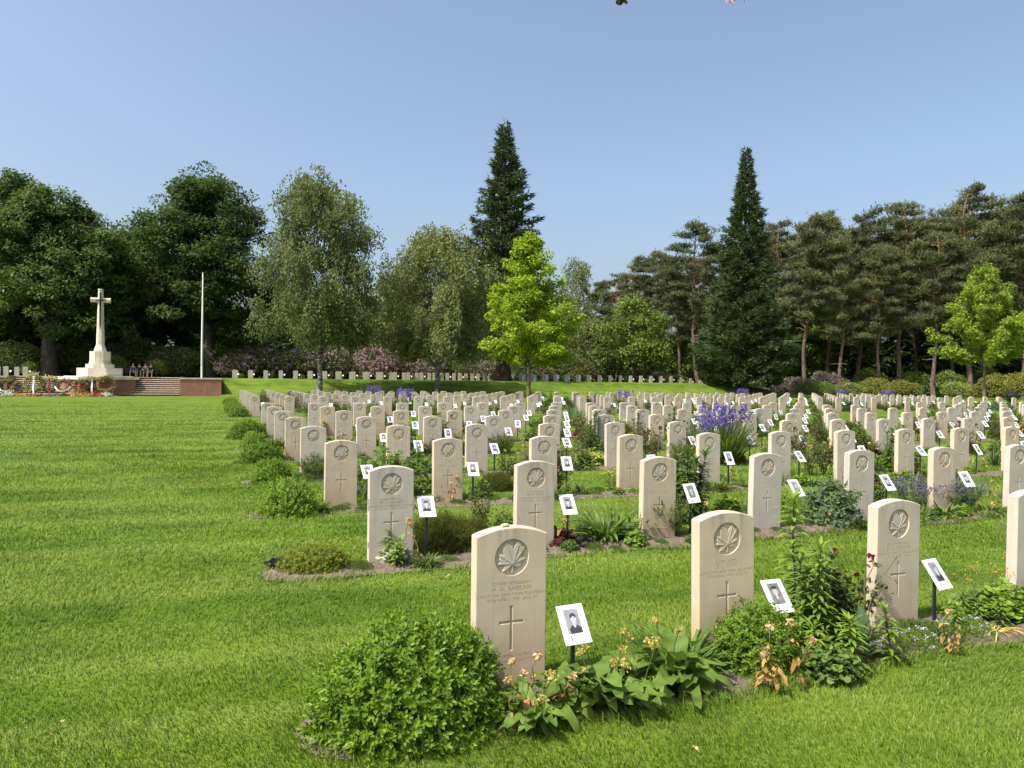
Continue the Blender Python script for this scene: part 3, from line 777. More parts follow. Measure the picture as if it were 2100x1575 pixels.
for i, j, x, y in STONES:
    if i >= 8 and (npl > 240 or (i + j) % 3 == 0): continue
    if (i, j) in ((1, 3),): pass
    bf = ROWS[i]; a = A0 + CS * j + SW + rs.uniform(.10, .17)
    if (i, j) == (0, 0): a = A0 + SW + .14
    zc = .305 + .01 * j if i == 0 else rs.uniform(.39, .47)
    px, py, _ = W(a, bf - (.03 if i == 0 else rs.uniform(.0, .06)))
    if not in_view(px, py): continue
    k, r = BLK(i)
    lab = {(0, 0): 'white placard with portrait of a dark-haired man beside the front headstone',
           (0, 1): 'white placard with a dark shadowy portrait in front of tall lilies',
           (0, 2): 'white placard with portrait above the lilac mat of flowers'}.get((i, j),
           'white portrait placard on dark stake, %s row of %s block, beside %s stone' % (ordw(r), k, ordw(j)))
    placard(i, j, px, py, zc, lab); npl += 1
mbp = MB()
for r, j, x, y in TERRACE:
    if r: continue
    z0 = gz(x, y); x, y = x + CU * .33, y + SU * .33
    t = math.radians(54)
    for s, w in ((.30, .0),):
        V = []
        for u0, v0 in ((-.07, -.1), (.07, -.1), (.07, .1), (-.07, .1)):
            V.append([x + CU * u0 - SU * (v0 * .58 - .04), y + SU * u0 + CU * (v0 * .58 - .04), z0 + .40 + v0 * .81])
        V2 = [[p[0] - SU * .006, p[1] + CU * .006, p[2] + .002] for p in V]
        mbp.add(V + V2, [[0, 1, 2, 3], [7, 6, 5, 4], [0, 4, 5, 1], [1, 5, 6, 2], [2, 6, 7, 3], [3, 7, 4, 0]])
    box(mbp, x - .012, x + .012, y - .006, y + .006, z0, z0 + .36, mat=1)
tag(mobj('far_placards', mbp.build('far_placards', [M['board'], M['stake']])), 'row of tiny white placards beside the terrace headstones', 'placards', None, 'stuff')
# ------------------------------------------------------------------ memorial cross, platform, steps, walls
ACX, BCX = -8.55, 65.0
def wpt(a, b, z=0.0): return W(a, b, z)
def oct_(r, sx=1.0): return ngon(8, r / math.cos(math.pi / 8), math.pi / 8, sx=sx)
PLZ = 1.24       # top of the brick drum
def make_platform():
    x, y, _ = W(ACX, BCX)
    t = thing('memorial_platform', 'octagonal brick platform with pale stone slab under the tall cross', 'platform', (x, y, 0), YAW)
    mb = MB(); prism(mb, oct_(2.52), -.05, PLZ); mobj('brick_drum', mb.build('brick_drum', M['brick']), t)
    mb = MB(); prism(mb, oct_(2.68), PLZ, PLZ + .2); mobj('stone_slab', mb.build('stone_slab', M['mono']), t)
    mb = MB(); prism(mb, oct_(2.30), PLZ + .2, PLZ + .27); mobj('stone_kerb', mb.build('stone_kerb', M['mono']), t)
make_platform()
def make_cross():
    x, y, _ = W(ACX, BCX)
    z = PLZ + .27
    t = thing('memorial_cross', 'tall pale stone cross with dark bronze sword on stepped octagonal base', 'cross', (x, y, z), YAW)
    for nm, r, z0, z1 in (('base_block', 1.52, 0, .62), ('base_step', .96, .62, .93), ('plinth_course', .74, .93, 1.10), ('plinth', .70, 1.10, 1.92)):
        mb = MB(); prism(mb, oct_(r), z0, z1); mobj(nm, mb.build(nm, M['mono']), t)
    mb = MB()
    prism(mb, oct_(.42), 1.92, 2.05); prism(mb, oct_(.42), 2.05, 2.42, oct_(.285)); prism(mb, oct_(.285), 2.42, 5.75, oct_(.20)); prism(mb, oct_(.20), 5.75, 6.16, oct_(.19))
    prism(mb, oct_(.19), 6.16, 6.74, oct_(.175)); prism(mb, oct_(.20), 6.74, 6.83, oct_(.19))
    mobj('shaft', mb.build('shaft', M['mono']), t)
    for s in (-1, 1):
        mb = MB()
        n = 8; ring = []
        for xx, r in ((.17, .19), (.60, .175), (.605, .195), (.69, .195)):
            ring.append([[s * xx, r / math.cos(math.pi / 8) * math.cos(math.pi / 8 + k * math.pi / 4), 5.955 + r / math.cos(math.pi / 8) * math.sin(math.pi / 8 + k * math.pi / 4)] for k in range(8)])
        V = np.array(ring).reshape(-1, 3)
        F = [[r * 8 + k, r * 8 + (k + 1) % 8, (r + 1) * 8 + (k + 1) % 8, (r + 1) * 8 + k] for r in range(3) for k in range(8)]
        mb.add(V, F); mb.add(np.vstack([V[-8:], [[s * .69, 0, 5.955]]]), [[k, (k + 1) % 8, 8] for k in range(8)])
        mobj('cross_arm', mb.build('cross_arm', M['mono']), t)
    mb = MB()        # sword: blade tapering downwards, guard, grip, pommel
    yf = -.30
    def yq(zz): return -(.285 - (zz - 2.42) / (5.75 - 2.42) * .085) - .035 if zz < 5.75 else -.235
    prof = [(3.72, .004), (4.0, .035), (5.7, .055), (5.90, .06)]
    for (za, wa), (zb, wb) in zip(prof[:-1], prof[1:]):
        V = [[-wa, yq(za), za], [0, yq(za) - .03, za], [wa, yq(za), za], [-wb, yq(zb), zb], [0, yq(zb) - .03, zb], [wb, yq(zb), zb], [wa, yq(za) + .04, za], [wb, yq(zb) + .04, zb], [-wa, yq(za) + .04, za], [-wb, yq(zb) + .04, zb]]
        mb.add(V, [[0, 1, 4, 3], [1, 2, 5, 4], [2, 6, 7, 5], [8, 0, 3, 9]])
    box(mb, -.34, .34, -.275, -.205, 5.905, 5.97, ch=.01)
    box(mb, -.04, .04, -.265, -.21, 5.97, 6.45, ch=.01)
    prism(mb, ngon(8, .06, cy=-.235), 6.45, 6.55)
    mobj('bronze_sword', mb.build('bronze_sword', M['bronze']), t)
make_cross()
NST = 9
def make_steps(a0, a1, label):
    x, y, _ = W((a0 + a1) / 2, 63.4)
    t = thing('stone_steps', label, 'steps', (x, y, 0), YAW)
    h = (a1 - a0) / 2; rise = TERR / NST; run = .30
    for k in range(NST):
        hh = h + (.5 if k == 0 else 0)
        mb = MB(); mt = MB()
        y0 = k * run - (.25 if k == 0 else 0)
        box(mb, -h + .004, h - .004, y0 + .03, y0 + run + .25, -.02 if k == 0 else (k - .6) * rise, (k + 1) * rise - .05)
        st = mobj('step', mb.build('riser', M['riser']), t)
        box(mt, -h + .004, h - .004, y0, y0 + run + .03, (k + 1) * rise - .05, (k + 1) * rise, ch=.008)
        mobj('tread', mt.build('tread', M['tread']), st)
make_steps(ACX + 1.2, -2.76, 'wide flight of stone steps right of the cross platform')
make_steps(-14.34, ACX - 1.2, 'wide flight of stone steps left of the cross platform')
def make_wing(a0, a1, label):
    x, y, _ = W((a0 + a1) / 2, 63.35)
    t = thing('brick_wall', label, 'wall', (x, y, 0), YAW); h = (a1 - a0) / 2
    mb = MB(); box(mb, -h, h, 0, 3.4, -.05, 1.33); mobj('brickwork', mb.build('brickwork', M['brick']), t)
    n = max(2, int(round(2 * h / 1.0)))
    for k in range(n):
        mb = MB(); xa = -h - .04 + k * (2 * h + .08) / n
        box(mb, xa + .003, xa + (2 * h + .08) / n - .003, -.05, .42, 1.33, 1.43, ch=.008); mobj('coping_stone', mb.build('coping_stone', M['coping']), t)
    mb = MB(); box(mb, -h + .01, h - .01, .425, 3.38, 1.331, 1.45); mobj('turf_fill', mb.build('turf_fill', M['lawn']), t)
make_wing(-2.75, 0.3, 'brown brick wall with stone coping right of the steps')
make_wing(-17.4, -14.35, 'brown brick wall with stone coping at the left edge of view')
def make_flagpole():
    a, b = -1.25, 67.2
    x, y, _ = W(a, b); z = gz(x, y)
    t = thing('flagpole', 'bare white flagpole standing behind the brick wall', 'flagpole', (x, y, z))
    mb = MB(); tube(mb, [[0, 0, 0], [0, 0, 3], [.02, 0, 6], [.03, 0, 8.9]], [.085, .08, .07, .055], 10, cap=True); mobj('pole', mb.build('pole', M['white_paint'], True), t)
    mb = MB(); prism(mb, ngon(8, .075, cx=.03), 8.9, 8.97); mobj('finial', mb.build('finial', plainmat('gilt_cap', (.5, .42, .12), .4)), t)
    mb = MB(); box(mb, -.03, .03, -.13, -.08, 1.1, 1.3); tube(mb, [[.0, -.11, 1.2], [.04, -.1, 5], [.05, -.08, 8.85]], .012, 4); mobj('halyard_cleat', mb.build('halyard_cleat', M['white_paint']), t)
make_flagpole()

# ------------------------------------------------------------------ wreaths and bouquets before the platform
def flatmat(name, c, var=.2): return plainmat(name, c, .7, var=var, scale=25)
M['w_green'] = leafmat('wreath_green', (.16, .17, .05), (.40, .37, .15), .2)
M['w_brown'] = leafmat('wreath_brown', (.17, .11, .045), (.40, .29, .14), .15)
M['w_dark'] = leafmat('wreath_dark', (.02, .025, .015), (.06, .07, .03), .1)
M['w_yel'] = leafmat('wreath_flower', (.45, .42, .16), (.75, .70, .42), .2)
M['rib_white'] = flatmat('ribbon_white', (.78, .78, .80), .05); M['rib_red'] = flatmat('ribbon_red', (.45, .015, .03), .1)
M['rib_blue'] = flatmat('ribbon_navy', (.015, .02, .07), .1); M['fl_orange'] = leafmat('bouquet_orange', (.55, .22, .04), (.75, .45, .15), .15)
M['fl_red'] = leafmat('bouquet_red', (.5, .03, .02), (.7, .10, .05), .15); M['fl_white'] = leafmat('bouquet_white', (.6, .62, .55), (.8, .8, .78), .2)
M['fl_pink'] = leafmat('bouquet_pink', (.35, .12, .2), (.55, .35, .42), .2)
M['easel'] = plainmat('easel_wood', (.05, .03, .02), .7)
def wreath(px, dia, leafm, topm, ribm, ribstyle, label, seed, disc=False):
    rng = np.random.default_rng(seed)
    x, y = ray_at_b(px, 61.6 - .15 * (seed % 3))
    t = thing('remembrance_wreath', label, 'wreath', (x, y, 0), YAW + .1 * math.sin(seed), 'wreaths leaning on stands before the platform')
    R = dia / 2; tilt = .26
    def tl(P): P = np.asarray(P, float); return np.stack([P[:, 0], (P[:, 2]) * tilt, P[:, 2] * math.cos(tilt)], -1) if True else P
    cz = R + .22
    # ring of leaves
    n = 420; th = rng.random(n) * 2 * math.pi; ph = rng.random(n) * 2 * math.pi; r2 = R * .24
    rr = R - r2 + r2 * np.cos(ph) * rng.uniform(.5, 1, n)
    P = np.stack([rr * np.cos(th), r2 * np.sin(ph), cz + rr * np.sin(th)], -1); P[:, 1] += P[:, 2] * tilt
    d = np.stack([np.cos(ph) * np.cos(th) - np.sin(th) * .8, np.sin(ph), np.cos(ph) * np.sin(th) + np.cos(th) * .8], -1) + rng.normal(0, .35, (n, 3))
    mb = MB(); put(mb, KITE, P, d, rdir(rng, n), rng.uniform(.08, .15, n) * (.6 + R * .6), rng=rng)
    tor = []; 
    for a_ in np.linspace(0, 2 * math.pi, 21)[:-1]: tor.append([(R - r2) * math.cos(a_), (cz + (R - r2) * math.sin(a_)) * tilt, cz + (R - r2) * math.sin(a_)])
    tor.append(tor[0]); tube(mb, tor, r2 * .62, 7, tint=.1)
    mobj('leaf_ring', mb.build('leaf_ring', leafm), t)
    if topm is not None:
        n = 160; th = rng.uniform(.9, 2.3, n); rr = (R - r2) + rng.normal(0, r2 * .6, n)
        P = np.stack([rr * np.cos(th), -r2 + rng.uniform(-.1, .06, n), cz + rr * np.sin(th)], -1); P[:, 1] += P[:, 2] * tilt
        mb = MB(); put(mb, KITE, P, rdir(rng, n) + [0, -.8, .4], rdir(rng, n), rng.uniform(.08, .16, n), rng=rng); mobj('flower_spray', mb.build('flower_spray', topm), t)
    if ribm is not None:
        mb = MB()
        def strip(pts, w):
            pts = np.array(pts); V = []
            tn = np.gradient(pts, axis=0)
            sd = nrm(np.cross(tn, [0, 1, 0.2])) * w
            V = np.vstack([pts - sd, pts + sd, pts - sd + [0, .012, 0], pts + sd + [0, .012, 0]]); n = len(pts)
            mb.add(V, [[k, n + k, n + k + 1, k + 1] for k in range(n - 1)] + [[2 * n + k, 2 * n + k + 1, 3 * n + k + 1, 3 * n + k] for k in range(n - 1)])
        f = lambda u, v: [u, (cz + v) * tilt - r2 - .06, cz + v]
        if ribstyle == 'v': strip([f(0, R * .75), f(.02, R * .2), f(.0, -R * .5), f(.05, -R - .1), f(.12, -R - .2)], .055)
        elif ribstyle == 'h': strip([f(-R, .02), f(-R * .3, -.02), f(R * .4, .03), f(R, .0)], .04)
        else: strip([f(-R * .95, -R * .1), f(-R * .6, -R * .6), f(0, -R * .75), f(R * .6, -R * .5), f(R * .9, -R * .05)], .06)
        mobj('ribbon', mb.build('ribbon', ribm), t)
    if disc:
        mb = MB(); P = [[.8 * R * .6 * math.cos(k * math.pi / 8), (cz + .8 * R * .6 * math.sin(k * math.pi / 8)) * tilt - .07, cz + .8 * R * .6 * math.sin(k * math.pi / 8)] for k in range(16)]
        mb.add(P + [[0, cz * tilt - .09, cz]], [[k, (k + 1) % 16, 16] for k in range(16)]); mobj('centre_disc', mb.build('centre_disc', M['rib_blue']), t)
    for s in (-1, 0, 1):
        mb = MB(); top = [s * .05, cz * 2 * tilt * .55 + .1, cz + R * .95]
        tube(mb, [top, [s * R * .75, (cz * tilt - .28) if s else cz * tilt + .75, 0]], .018, 5); mobj('easel_leg', mb.build('easel_leg', M['easel']), t)
wl = [(12, 1.0, 'w_dark', 'w_green', 'rib_white', 'u', 'dark leafy wreath with looped white ribbon, leftmost of all', 0, False),
      (36, .85, 'w_brown', None, None, '', 'round brown wreath with a dark blue disc in its centre', 1, True),
      (68, 1.45, 'w_green', 'w_yel', 'rib_white', 'v', 'large olive wreath with a long white ribbon hanging down', 2, False),
      (100, 1.25, 'w_green', 'w_yel', 'rib_red', 'v', 'olive wreath with a broad dark red ribbon hanging down', 3, False),
      (129, 1.1, 'w_brown', None, 'rib_white', 'u', 'brownish wreath with white ribbon looped along its lower edge', 4, False),
      (162, 1.0, 'w_brown', 'w_green', 'rib_red', 'h', 'small dark wreath crossed by a bright red ribbon', 5, False),
      (188, 1.25, 'w_dark', 'w_yel', 'rib_white', 'v', 'black-green wreath with pale yellow flowers along its top', 6, False),
      (216, 1.35, 'w_brown', 'w_green', None, '', 'loose straggling olive wreath at the right end of the line', 7, False)]
for px, dia, lm, tm, rm, stl, lab, sd, dc in wl:
    wreath(px, dia, M[lm], M[tm] if tm else None, M[rm] if rm else None, stl, lab, sd, dc)
def bouquet(px, w, h, fm, label, seed, b=60.6):
    rng = np.random.default_rng(100 + seed); x, y = ray_at_b(px, b)
    t = thing('bouquet', label, 'bouquet', (x, y, 0), YAW, 'bouquets lying on the lawn before the wreaths')
    n = 130; P = np.stack([rng.normal(0, w * .3, n), rng.normal(0, .14, n), np.abs(rng.normal(0, h * .45, n)) + .04], -1)
    mb = MB(); put(mb, KITE, P, rdir(rng, n) + [0, -.5, .5], rdir(rng, n), rng.uniform(.07, .13, n), rng=rng); mobj('blooms', mb.build('blooms', fm), t)
    n = 50; P = np.stack([rng.normal(0, w * .35, n), rng.normal(0, .16, n), np.abs(rng.normal(0, .04, n)) + .02], -1)
    mb = MB(); put(mb, KITE, P, rdir(rng, n), rdir(rng, n), rng.uniform(.1, .2, n), rng=rng); mobj('leaf_wrap', mb.build('leaf_wrap', M['w_green']), t)
for k, (px, w, h, fm, lab) in enumerate([(12, .9, .4, 'fl_white', 'white bouquet in pale wrapping at far left'), (44, .7, .22, 'fl_orange', 'rust-brown flat bouquet below the blue disc wreath'),
        (73, .6, .16, 'fl_red', 'red flowers at the foot of the long white ribbon'), (103, .8, .2, 'fl_pink', 'mauve-pink bouquet below the red ribbon wreath'),
        (166, 1.3, .28, 'fl_orange', 'wide orange flower arrangement lying on the lawn'), (192, .45, .36, 'fl_red', 'round bright orange-red bouquet beside the pale wreath'),
        (209, .6, .18, 'fl_red', 'flat red flowers near the right end wreath'), (221, .6, .3, 'fl_white', 'small white bouquet under the rightmost wreath')]):
    bouquet(px, w, h, M[fm], lab, k)

# ------------------------------------------------------------------ people seated in the deep shade behind the cross
M['skin'] = plainmat('skin', (.42, .27, .20), .6); M['cl_blue'] = plainmat('cloth_blue', (.04, .07, .20), .8); M['cl_black'] = plainmat('cloth_black', (.02, .018, .022), .8)
M['cl_grey'] = plainmat('cloth_grey', (.18, .18, .19), .8); M['cl_plum'] = plainmat('cloth_plum', (.12, .035, .08), .8); M['hair_b'] = plainmat('hair_brown', (.035, .022, .015), .7); M['hair_g'] = plainmat('hair_grey', (.22, .21, .20), .7)
def skin_obj(name, verts, edges, radii, mat, parent, root=0):
    me = bpy.data.meshes.new(name); me.from_pydata(verts, edges, []); me.materials.append(mat)
    o = mobj(name, me, parent)
    md = o.modifiers.new('skin', 'SKIN'); md.use_smooth_shade = True
    me.skin_vertices[0]
    for k, r in enumerate(radii): me.skin_vertices[0].data[k].radius = (r, r)
    me.skin_vertices[0].data[root].use_root = True
    sb = o.modifiers.new('sub', 'SUBSURF'); sb.levels = 1; sb.render_levels = 1
    return o
def person(px, label, top, low, hair, seed, spread=.12, lean=0.0):
    x, y = ray_at_b(px, 80.0)
    t = thing('person', label, 'person', (x, y, gz(x, y)), YAW + .15 * math.sin(seed * 3), 'people seated in the shade behind the cross')
    s = spread; L = lean
    V = [(0, 0, .52), (0, .02, .75), (0, -.02 - L, 1.0), (0, -.02 - L, 1.10), (0, -.05 - L, 1.20), (0, -.06 - L, 1.30),
         (.17, -.02 - L, .98), (.24, -.10 - L, .74), (.15 + s * .4, -.32, .62), (.13 + s * .4, -.40, .60), (-.17, -.02 - L, .98), (-.24, -.10 - L, .74), (-.15 - s * .4, -.32, .62), (-.13 - s * .4, -.40, .60),
         (.10, -.03, .50), (.10 + s, -.45, .50), (.09 + s, -.50, .10), (.10 + s, -.64, .04), (-.10, -.03, .50), (-.10 - s, -.45, .50), (-.09 - s, -.50, .10), (-.10 - s, -.64, .04)]
    Eg = [(0, 1), (1, 2), (2, 3), (3, 4), (4, 5), (2, 6), (6, 7), (7, 8), (8, 9), (2, 10), (10, 11), (11, 12), (12, 13), (0, 14), (14, 15), (15, 16), (16, 17), (0, 18), (18, 19), (19, 20), (20, 21)]
    R = [.14, .13, .14, .055, .085, .075, .06, .045, .032, .028, .06, .045, .032, .028, .085, .062, .042, .035, .085, .062, .042, .035]
    skin_obj('body', V, Eg, R, M['skin'], t)
    k = [0, 1, 2, 6, 7, 10, 11]; mp = {v: i for i, v in enumerate(k)}
    skin_obj('shirt', [V[q] for q in k], [(mp[a_], mp[b_]) for a_, b_ in Eg if a_ in mp and b_ in mp], [R[q] * 1.16 for q in k], top, t)
    k = [0, 14, 15, 18, 19]; mp = {v: i for i, v in enumerate(k)}
    skin_obj('trousers', [V[q] for q in k], [(mp[a_], mp[b_]) for a_, b_ in Eg if a_ in mp and b_ in mp], [R[q] * 1.18 for q in k], low, t)
    skin_obj('hair', [(0, -.01 - L, 1.25), (0, -.04 - L, 1.345)], [(0, 1)], [.085, .07], hair, t)
person(273, 'seated person in blue top, leftmost of the four in the shade', M['cl_blue'], M['cl_grey'], M['hair_g'], 1, .14)
person(286, 'seated person in black top, second of four in the shade', M['cl_black'], M['cl_black'], M['hair_b'], 2, .06)
person(298, 'seated person in dark vest and plum trousers, third of four', M['cl_grey'], M['cl_plum'], M['hair_b'], 3, .05, .05)
person(309, 'seated person in dark top partly behind leaves, rightmost of four', M['cl_black'], M['cl_grey'], M['hair_g'], 4, .08)
def bench():
    x, y = ray_at_b(291, 80.1); t = thing('garden_bench', 'dark wooden bench under the hedge carrying four people', 'bench', (x, y, gz(x, y)), YAW)
    for k in range(3):
        mb = MB(); box(mb, -1.5, 1.5, -.22 + k * .15, -.09 + k * .15, .37, .41, ch=.005); mobj('seat_slat', mb.build('seat_slat', M['easel']), t)
        mb = MB(); box(mb, -1.5, 1.5, .25, .28, .50 + k * .14, .60 + k * .14); mobj('back_slat', mb.build('back_slat', M['easel']), t)
    for s in (-1.3, 0, 1.3):
        for yy in (-.2, .22):
            mb = MB(); box(mb, s - .03, s + .03, yy - .03, yy + .03, 0, .369 if yy < 0 else .9); mobj('leg', mb.build('leg', M['easel']), t)
bench()
# ------------------------------------------------------------------ trees and shrubs
M['lf_chest'] = leafmat('leaf_dark_broad', (.028, .060, .018), (.105, .160, .052), .25, .5, .3)
M['lf_chest2'] = leafmat('leaf_mid_broad', (.038, .072, .020), (.130, .180, .056), .27, .5, .3)
M['lf_birch'] = leafmat('leaf_birch', (.095, .124, .042), (.212, .240, .094), .30, .55, .3)
M['lf_birch2'] = leafmat('leaf_birch_green', (.100, .125, .042), (.220, .235, .090), .30, .55, .3)
M['lf_maple'] = leafmat('leaf_maple_lime', (.170, .270, .014), (.370, .460, .036), .42, .5, .3)
M['lf_maple2'] = leafmat('leaf_maple_lime_dull', (.145, .215, .020), (.310, .380, .055), .40, .5, .3)
M['lf_seq'] = leafmat('needle_sequoia', (.032, .056, .022), (.100, .132, .050), .12, .7, .2)
M['lf_spruce'] = leafmat('needle_dark', (.028, .048, .020), (.088, .112, .044), .12, .7, .2)
M['lf_pine'] = leafmat('needle_pine', (.070, .092, .042), (.190, .205, .098), .12, .7, .2)
M['lf_rhodo'] = leafmat('leaf_rhododendron', (.045, .068, .018), (.155, .180, .060), .18, .5, .3)
M['lf_shrub'] = leafmat('leaf_shrub_green', (.090, .140, .024), (.225, .290, .060), .30, .5, .3)
M['lf_olive'] = leafmat('leaf_shrub_olive', (.130, .140, .024), (.280, .270, .062), .28, .55, .3)
M['fl_rpink'] = leafmat('rhodo_pink', (.42, .17, .32), (.66, .38, .54), .25); M['fl_rpale'] = leafmat('rhodo_pale', (.46, .28, .36), (.70, .52, .57), .25)
M['fl_rpurp'] = leafmat('rhodo_purple', (.24, .09, .24), (.46, .26, .46), .25); M['fl_rred'] = leafmat('rhodo_red', (.40, .03, .07), (.60, .12, .17), .2)

def limb_path(p0, p1, sag, rng, n=6):
    t = np.linspace(0, 1, n)[:, None]; p = np.asarray(p0) * (1 - t) + np.asarray(p1) * t
    p[:, 2] += sag * np.sin(t[:, 0] * math.pi); p[1:-1] += rng.normal(0, .03 * np.linalg.norm(np.asarray(p1) - p0), (n - 2, 3)); return p
def trunk_mesh(name, H, r, bark, rng, bend=.3, sides=9, flare=1.5, limbs=(), top=.25, lean=(0, 0)):
    mb = MB(); n = 12; z = np.linspace(0, H, n)
    px = np.cumsum(rng.normal(0, bend / n * 1.6, n)); py = np.cumsum(rng.normal(0, bend / n * 1.6, n)); px -= px[0]; py -= py[0]; lf = np.clip((z - 2.5) / (H * .45), 0, 1); px = px + lean[0] * lf; py = py + lean[1] * lf
    rr = r * (1 - (1 - top) * (z / H)); rr[0] *= flare; rr[1] *= 1 + (flare - 1) * .2
    pts = np.stack([px, py, z], -1); pts[0, 2] = -.25
    tube(mb, pts, rr, sides)
    def at(zz): return np.array([np.interp(zz, z, px), np.interp(zz, z, py), zz])
    for zz, tip, sag in limbs:
        p = limb_path(at(zz), tip, sag, rng); r0 = r * .42 * (1 - .6 * zz / H)
        tube(mb, p, np.linspace(r0, .02, len(p)), 5)
    return mb.build(name, bark, True), at
def clump_leaves(mb, C, rad, per, size, rng, flat=.6, droop=.35, tmpl=KITE, up=.9, tintbase=None):
    """leaves around clump centres, lying like shingles on the clump's outer side"""
    n = len(C) * per; c = np.repeat(C, per, 0); r = np.repeat(np.broadcast_to(rad, (len(C),)), per)
    o = rdir(rng, n); o[:, 2] = o[:, 2] * flat + .12
    P = c + o * (r * rng.uniform(.45, 1.05, n) ** .6)[:, None]
    d = o * 1.0 + rng.normal(0, .55, (n, 3)); d[:, 2] -= droop
    upv = nrm(o * .6 + np.array([0, 0, up]) + rng.normal(0, .35, (n, 3)))
    tint = np.clip(rng.normal(.45, .25, n), 0, 1) if tintbase is None else np.clip(np.repeat(tintbase, per) + rng.normal(0, .18, n), 0, 1)
    put(mb, tmpl, P, d, upv, rng.uniform(.7, 1.3, n) * size, tint=tint, rng=rng)
def broad_tree(name, label, cat, x, y, H, lobes, leafm, bark, seed, trunk_r=.45, leaf=.34, ncl=520, per=60, crad=1.0, group=None, trunk_h=None, fill=.25, back=0.0):
    """crown = several big lobes (x,y,z,rx,rz); clumps sit on their outer skins"""
    rng = np.random.default_rng(seed)
    t = thing(name, label, cat, (x, y, gz(x, y)), 0, group)
    L = np.array(lobes, float); L[:, 0] -= SU * back; L[:, 1] += CU * back; w = L[:, 3] ** 1.6; w /= w.sum()
    k = rng.choice(len(L), ncl, p=w); o = rdir(rng, ncl); o[:, 2] = np.where(o[:, 2] < -.45, -o[:, 2] * .6, o[:, 2])
    f = np.where(rng.random(ncl) < fill, rng.uniform(.3, .8, ncl), rng.uniform(.86, 1.04, ncl))
    C = L[k, :3] + o * f[:, None] * np.stack([L[k, 3], L[k, 3], L[k, 4]], -1)
    tb = np.clip(rng.normal(.45, .16, ncl), 0, 1)
    mb = MB(); clump_leaves(mb, C, crad * rng.uniform(.6, 1.2, ncl), per, leaf, rng, flat=.55, up=1.5, tintbase=tb)
    mobj('crown', mb.build('crown', leafm), t)
    limbs = []
    hb = trunk_h or H * .22
    for l in L: limbs.append((rng.uniform(hb, hb * 1.8), l[:3] + rng.normal(0, .5, 3), rng.uniform(.2, .8)))
    me, _ = trunk_mesh('trunk', H * .72, trunk_r, bark, rng, limbs=limbs, lean=(-SU * back, CU * back)); mobj('trunk', me, t)
    return t
def lobes_round(H, W_, z0, seed, n=11, rx=.34, rz=.20, lump=0):
    r = np.random.default_rng(seed); out = []
    for k in range(n):
        an = k * 2.4 + r.uniform(-.4, .4); zz = z0 + (H - z0) * (0.12 + .74 * (k + .5) / n)
        f = math.sin(math.pi * min(1, .30 + .68 * (k + .5) / n)) ** .6
        out.append((math.cos(an) * W_ * .30 * f, math.sin(an) * W_ * .30 * f, zz, W_ * rx * (.65 + .45 * f) * .75, (H - z0) * rz))
    out.append((0, 0, H - (H - z0) * .16, W_ * .22, (H - z0) * .16))
    base = list(out)
    for k in range(lump):       # smaller boughs bulging from the main lobes
        b = base[k % len(base)]; o = nrm(r.normal(size=3)); o[2] = abs(o[2]) * .8
        q = r.uniform(.30, .48); out.append((b[0] + o[0] * b[3] * .95, b[1] + o[1] * b[3] * .95, min(H - .5, b[2] + o[2] * b[4] * .95), b[3] * q, b[4] * q * 1.1))
    return out
# --- big dark trees on the left
x, y = ray_at_b(100, 82.0); broad_tree('chestnut_tree', 'big dark broadleaf tree left of the cross with a thick trunk', 'tree', x, y, 18.0, lobes_round(17.8, 14.2, 2.6, 2, lump=26), M['lf_chest2'], M['bark_dark'], 21, .75, .34, 760, 98, 1.05, back=2.0)
x, y = ray_at_b(427, 84.0); broad_tree('chestnut_tree', 'tallest dark broadleaf tree behind the white flagpole', 'tree', x, y, 23.0, lobes_round(22.6, 16.6, 1.9, 5, 13, lump=30), M['lf_chest'], M['bark_dark'], 22, .7, .34, 900, 98, 1.1, back=3.2)
x, y = ray_at_b(20, 97); broad_tree('chestnut_tree', 'dark tree rising behind at the left edge of view', 'tree', x, y, 22.6, lobes_round(22.2, 8.5, 4, 7, lump=14), M['lf_chest'], M['bark_dark'], 23, .5, .36, 420, 78, 1.1)
x, y = ray_at_b(255, 98); broad_tree('chestnut_tree', 'dark tree filling the gap behind the cross', 'tree', x, y, 18.4, lobes_round(18.0, 12.5, 3, 9), M['lf_chest'], M['bark_dark'], 24, .5, .40, 340, 95, 1.4)
x, y = ray_at_b(-60, 89); broad_tree('chestnut_tree', 'dark broadleaf tree cut by the left edge of view', 'tree', x, y, 18, lobes_round(17.5, 12, 2, 12), M['lf_chest2'], M['bark_dark'], 25, .5, .36, 420, 78, 1.1)

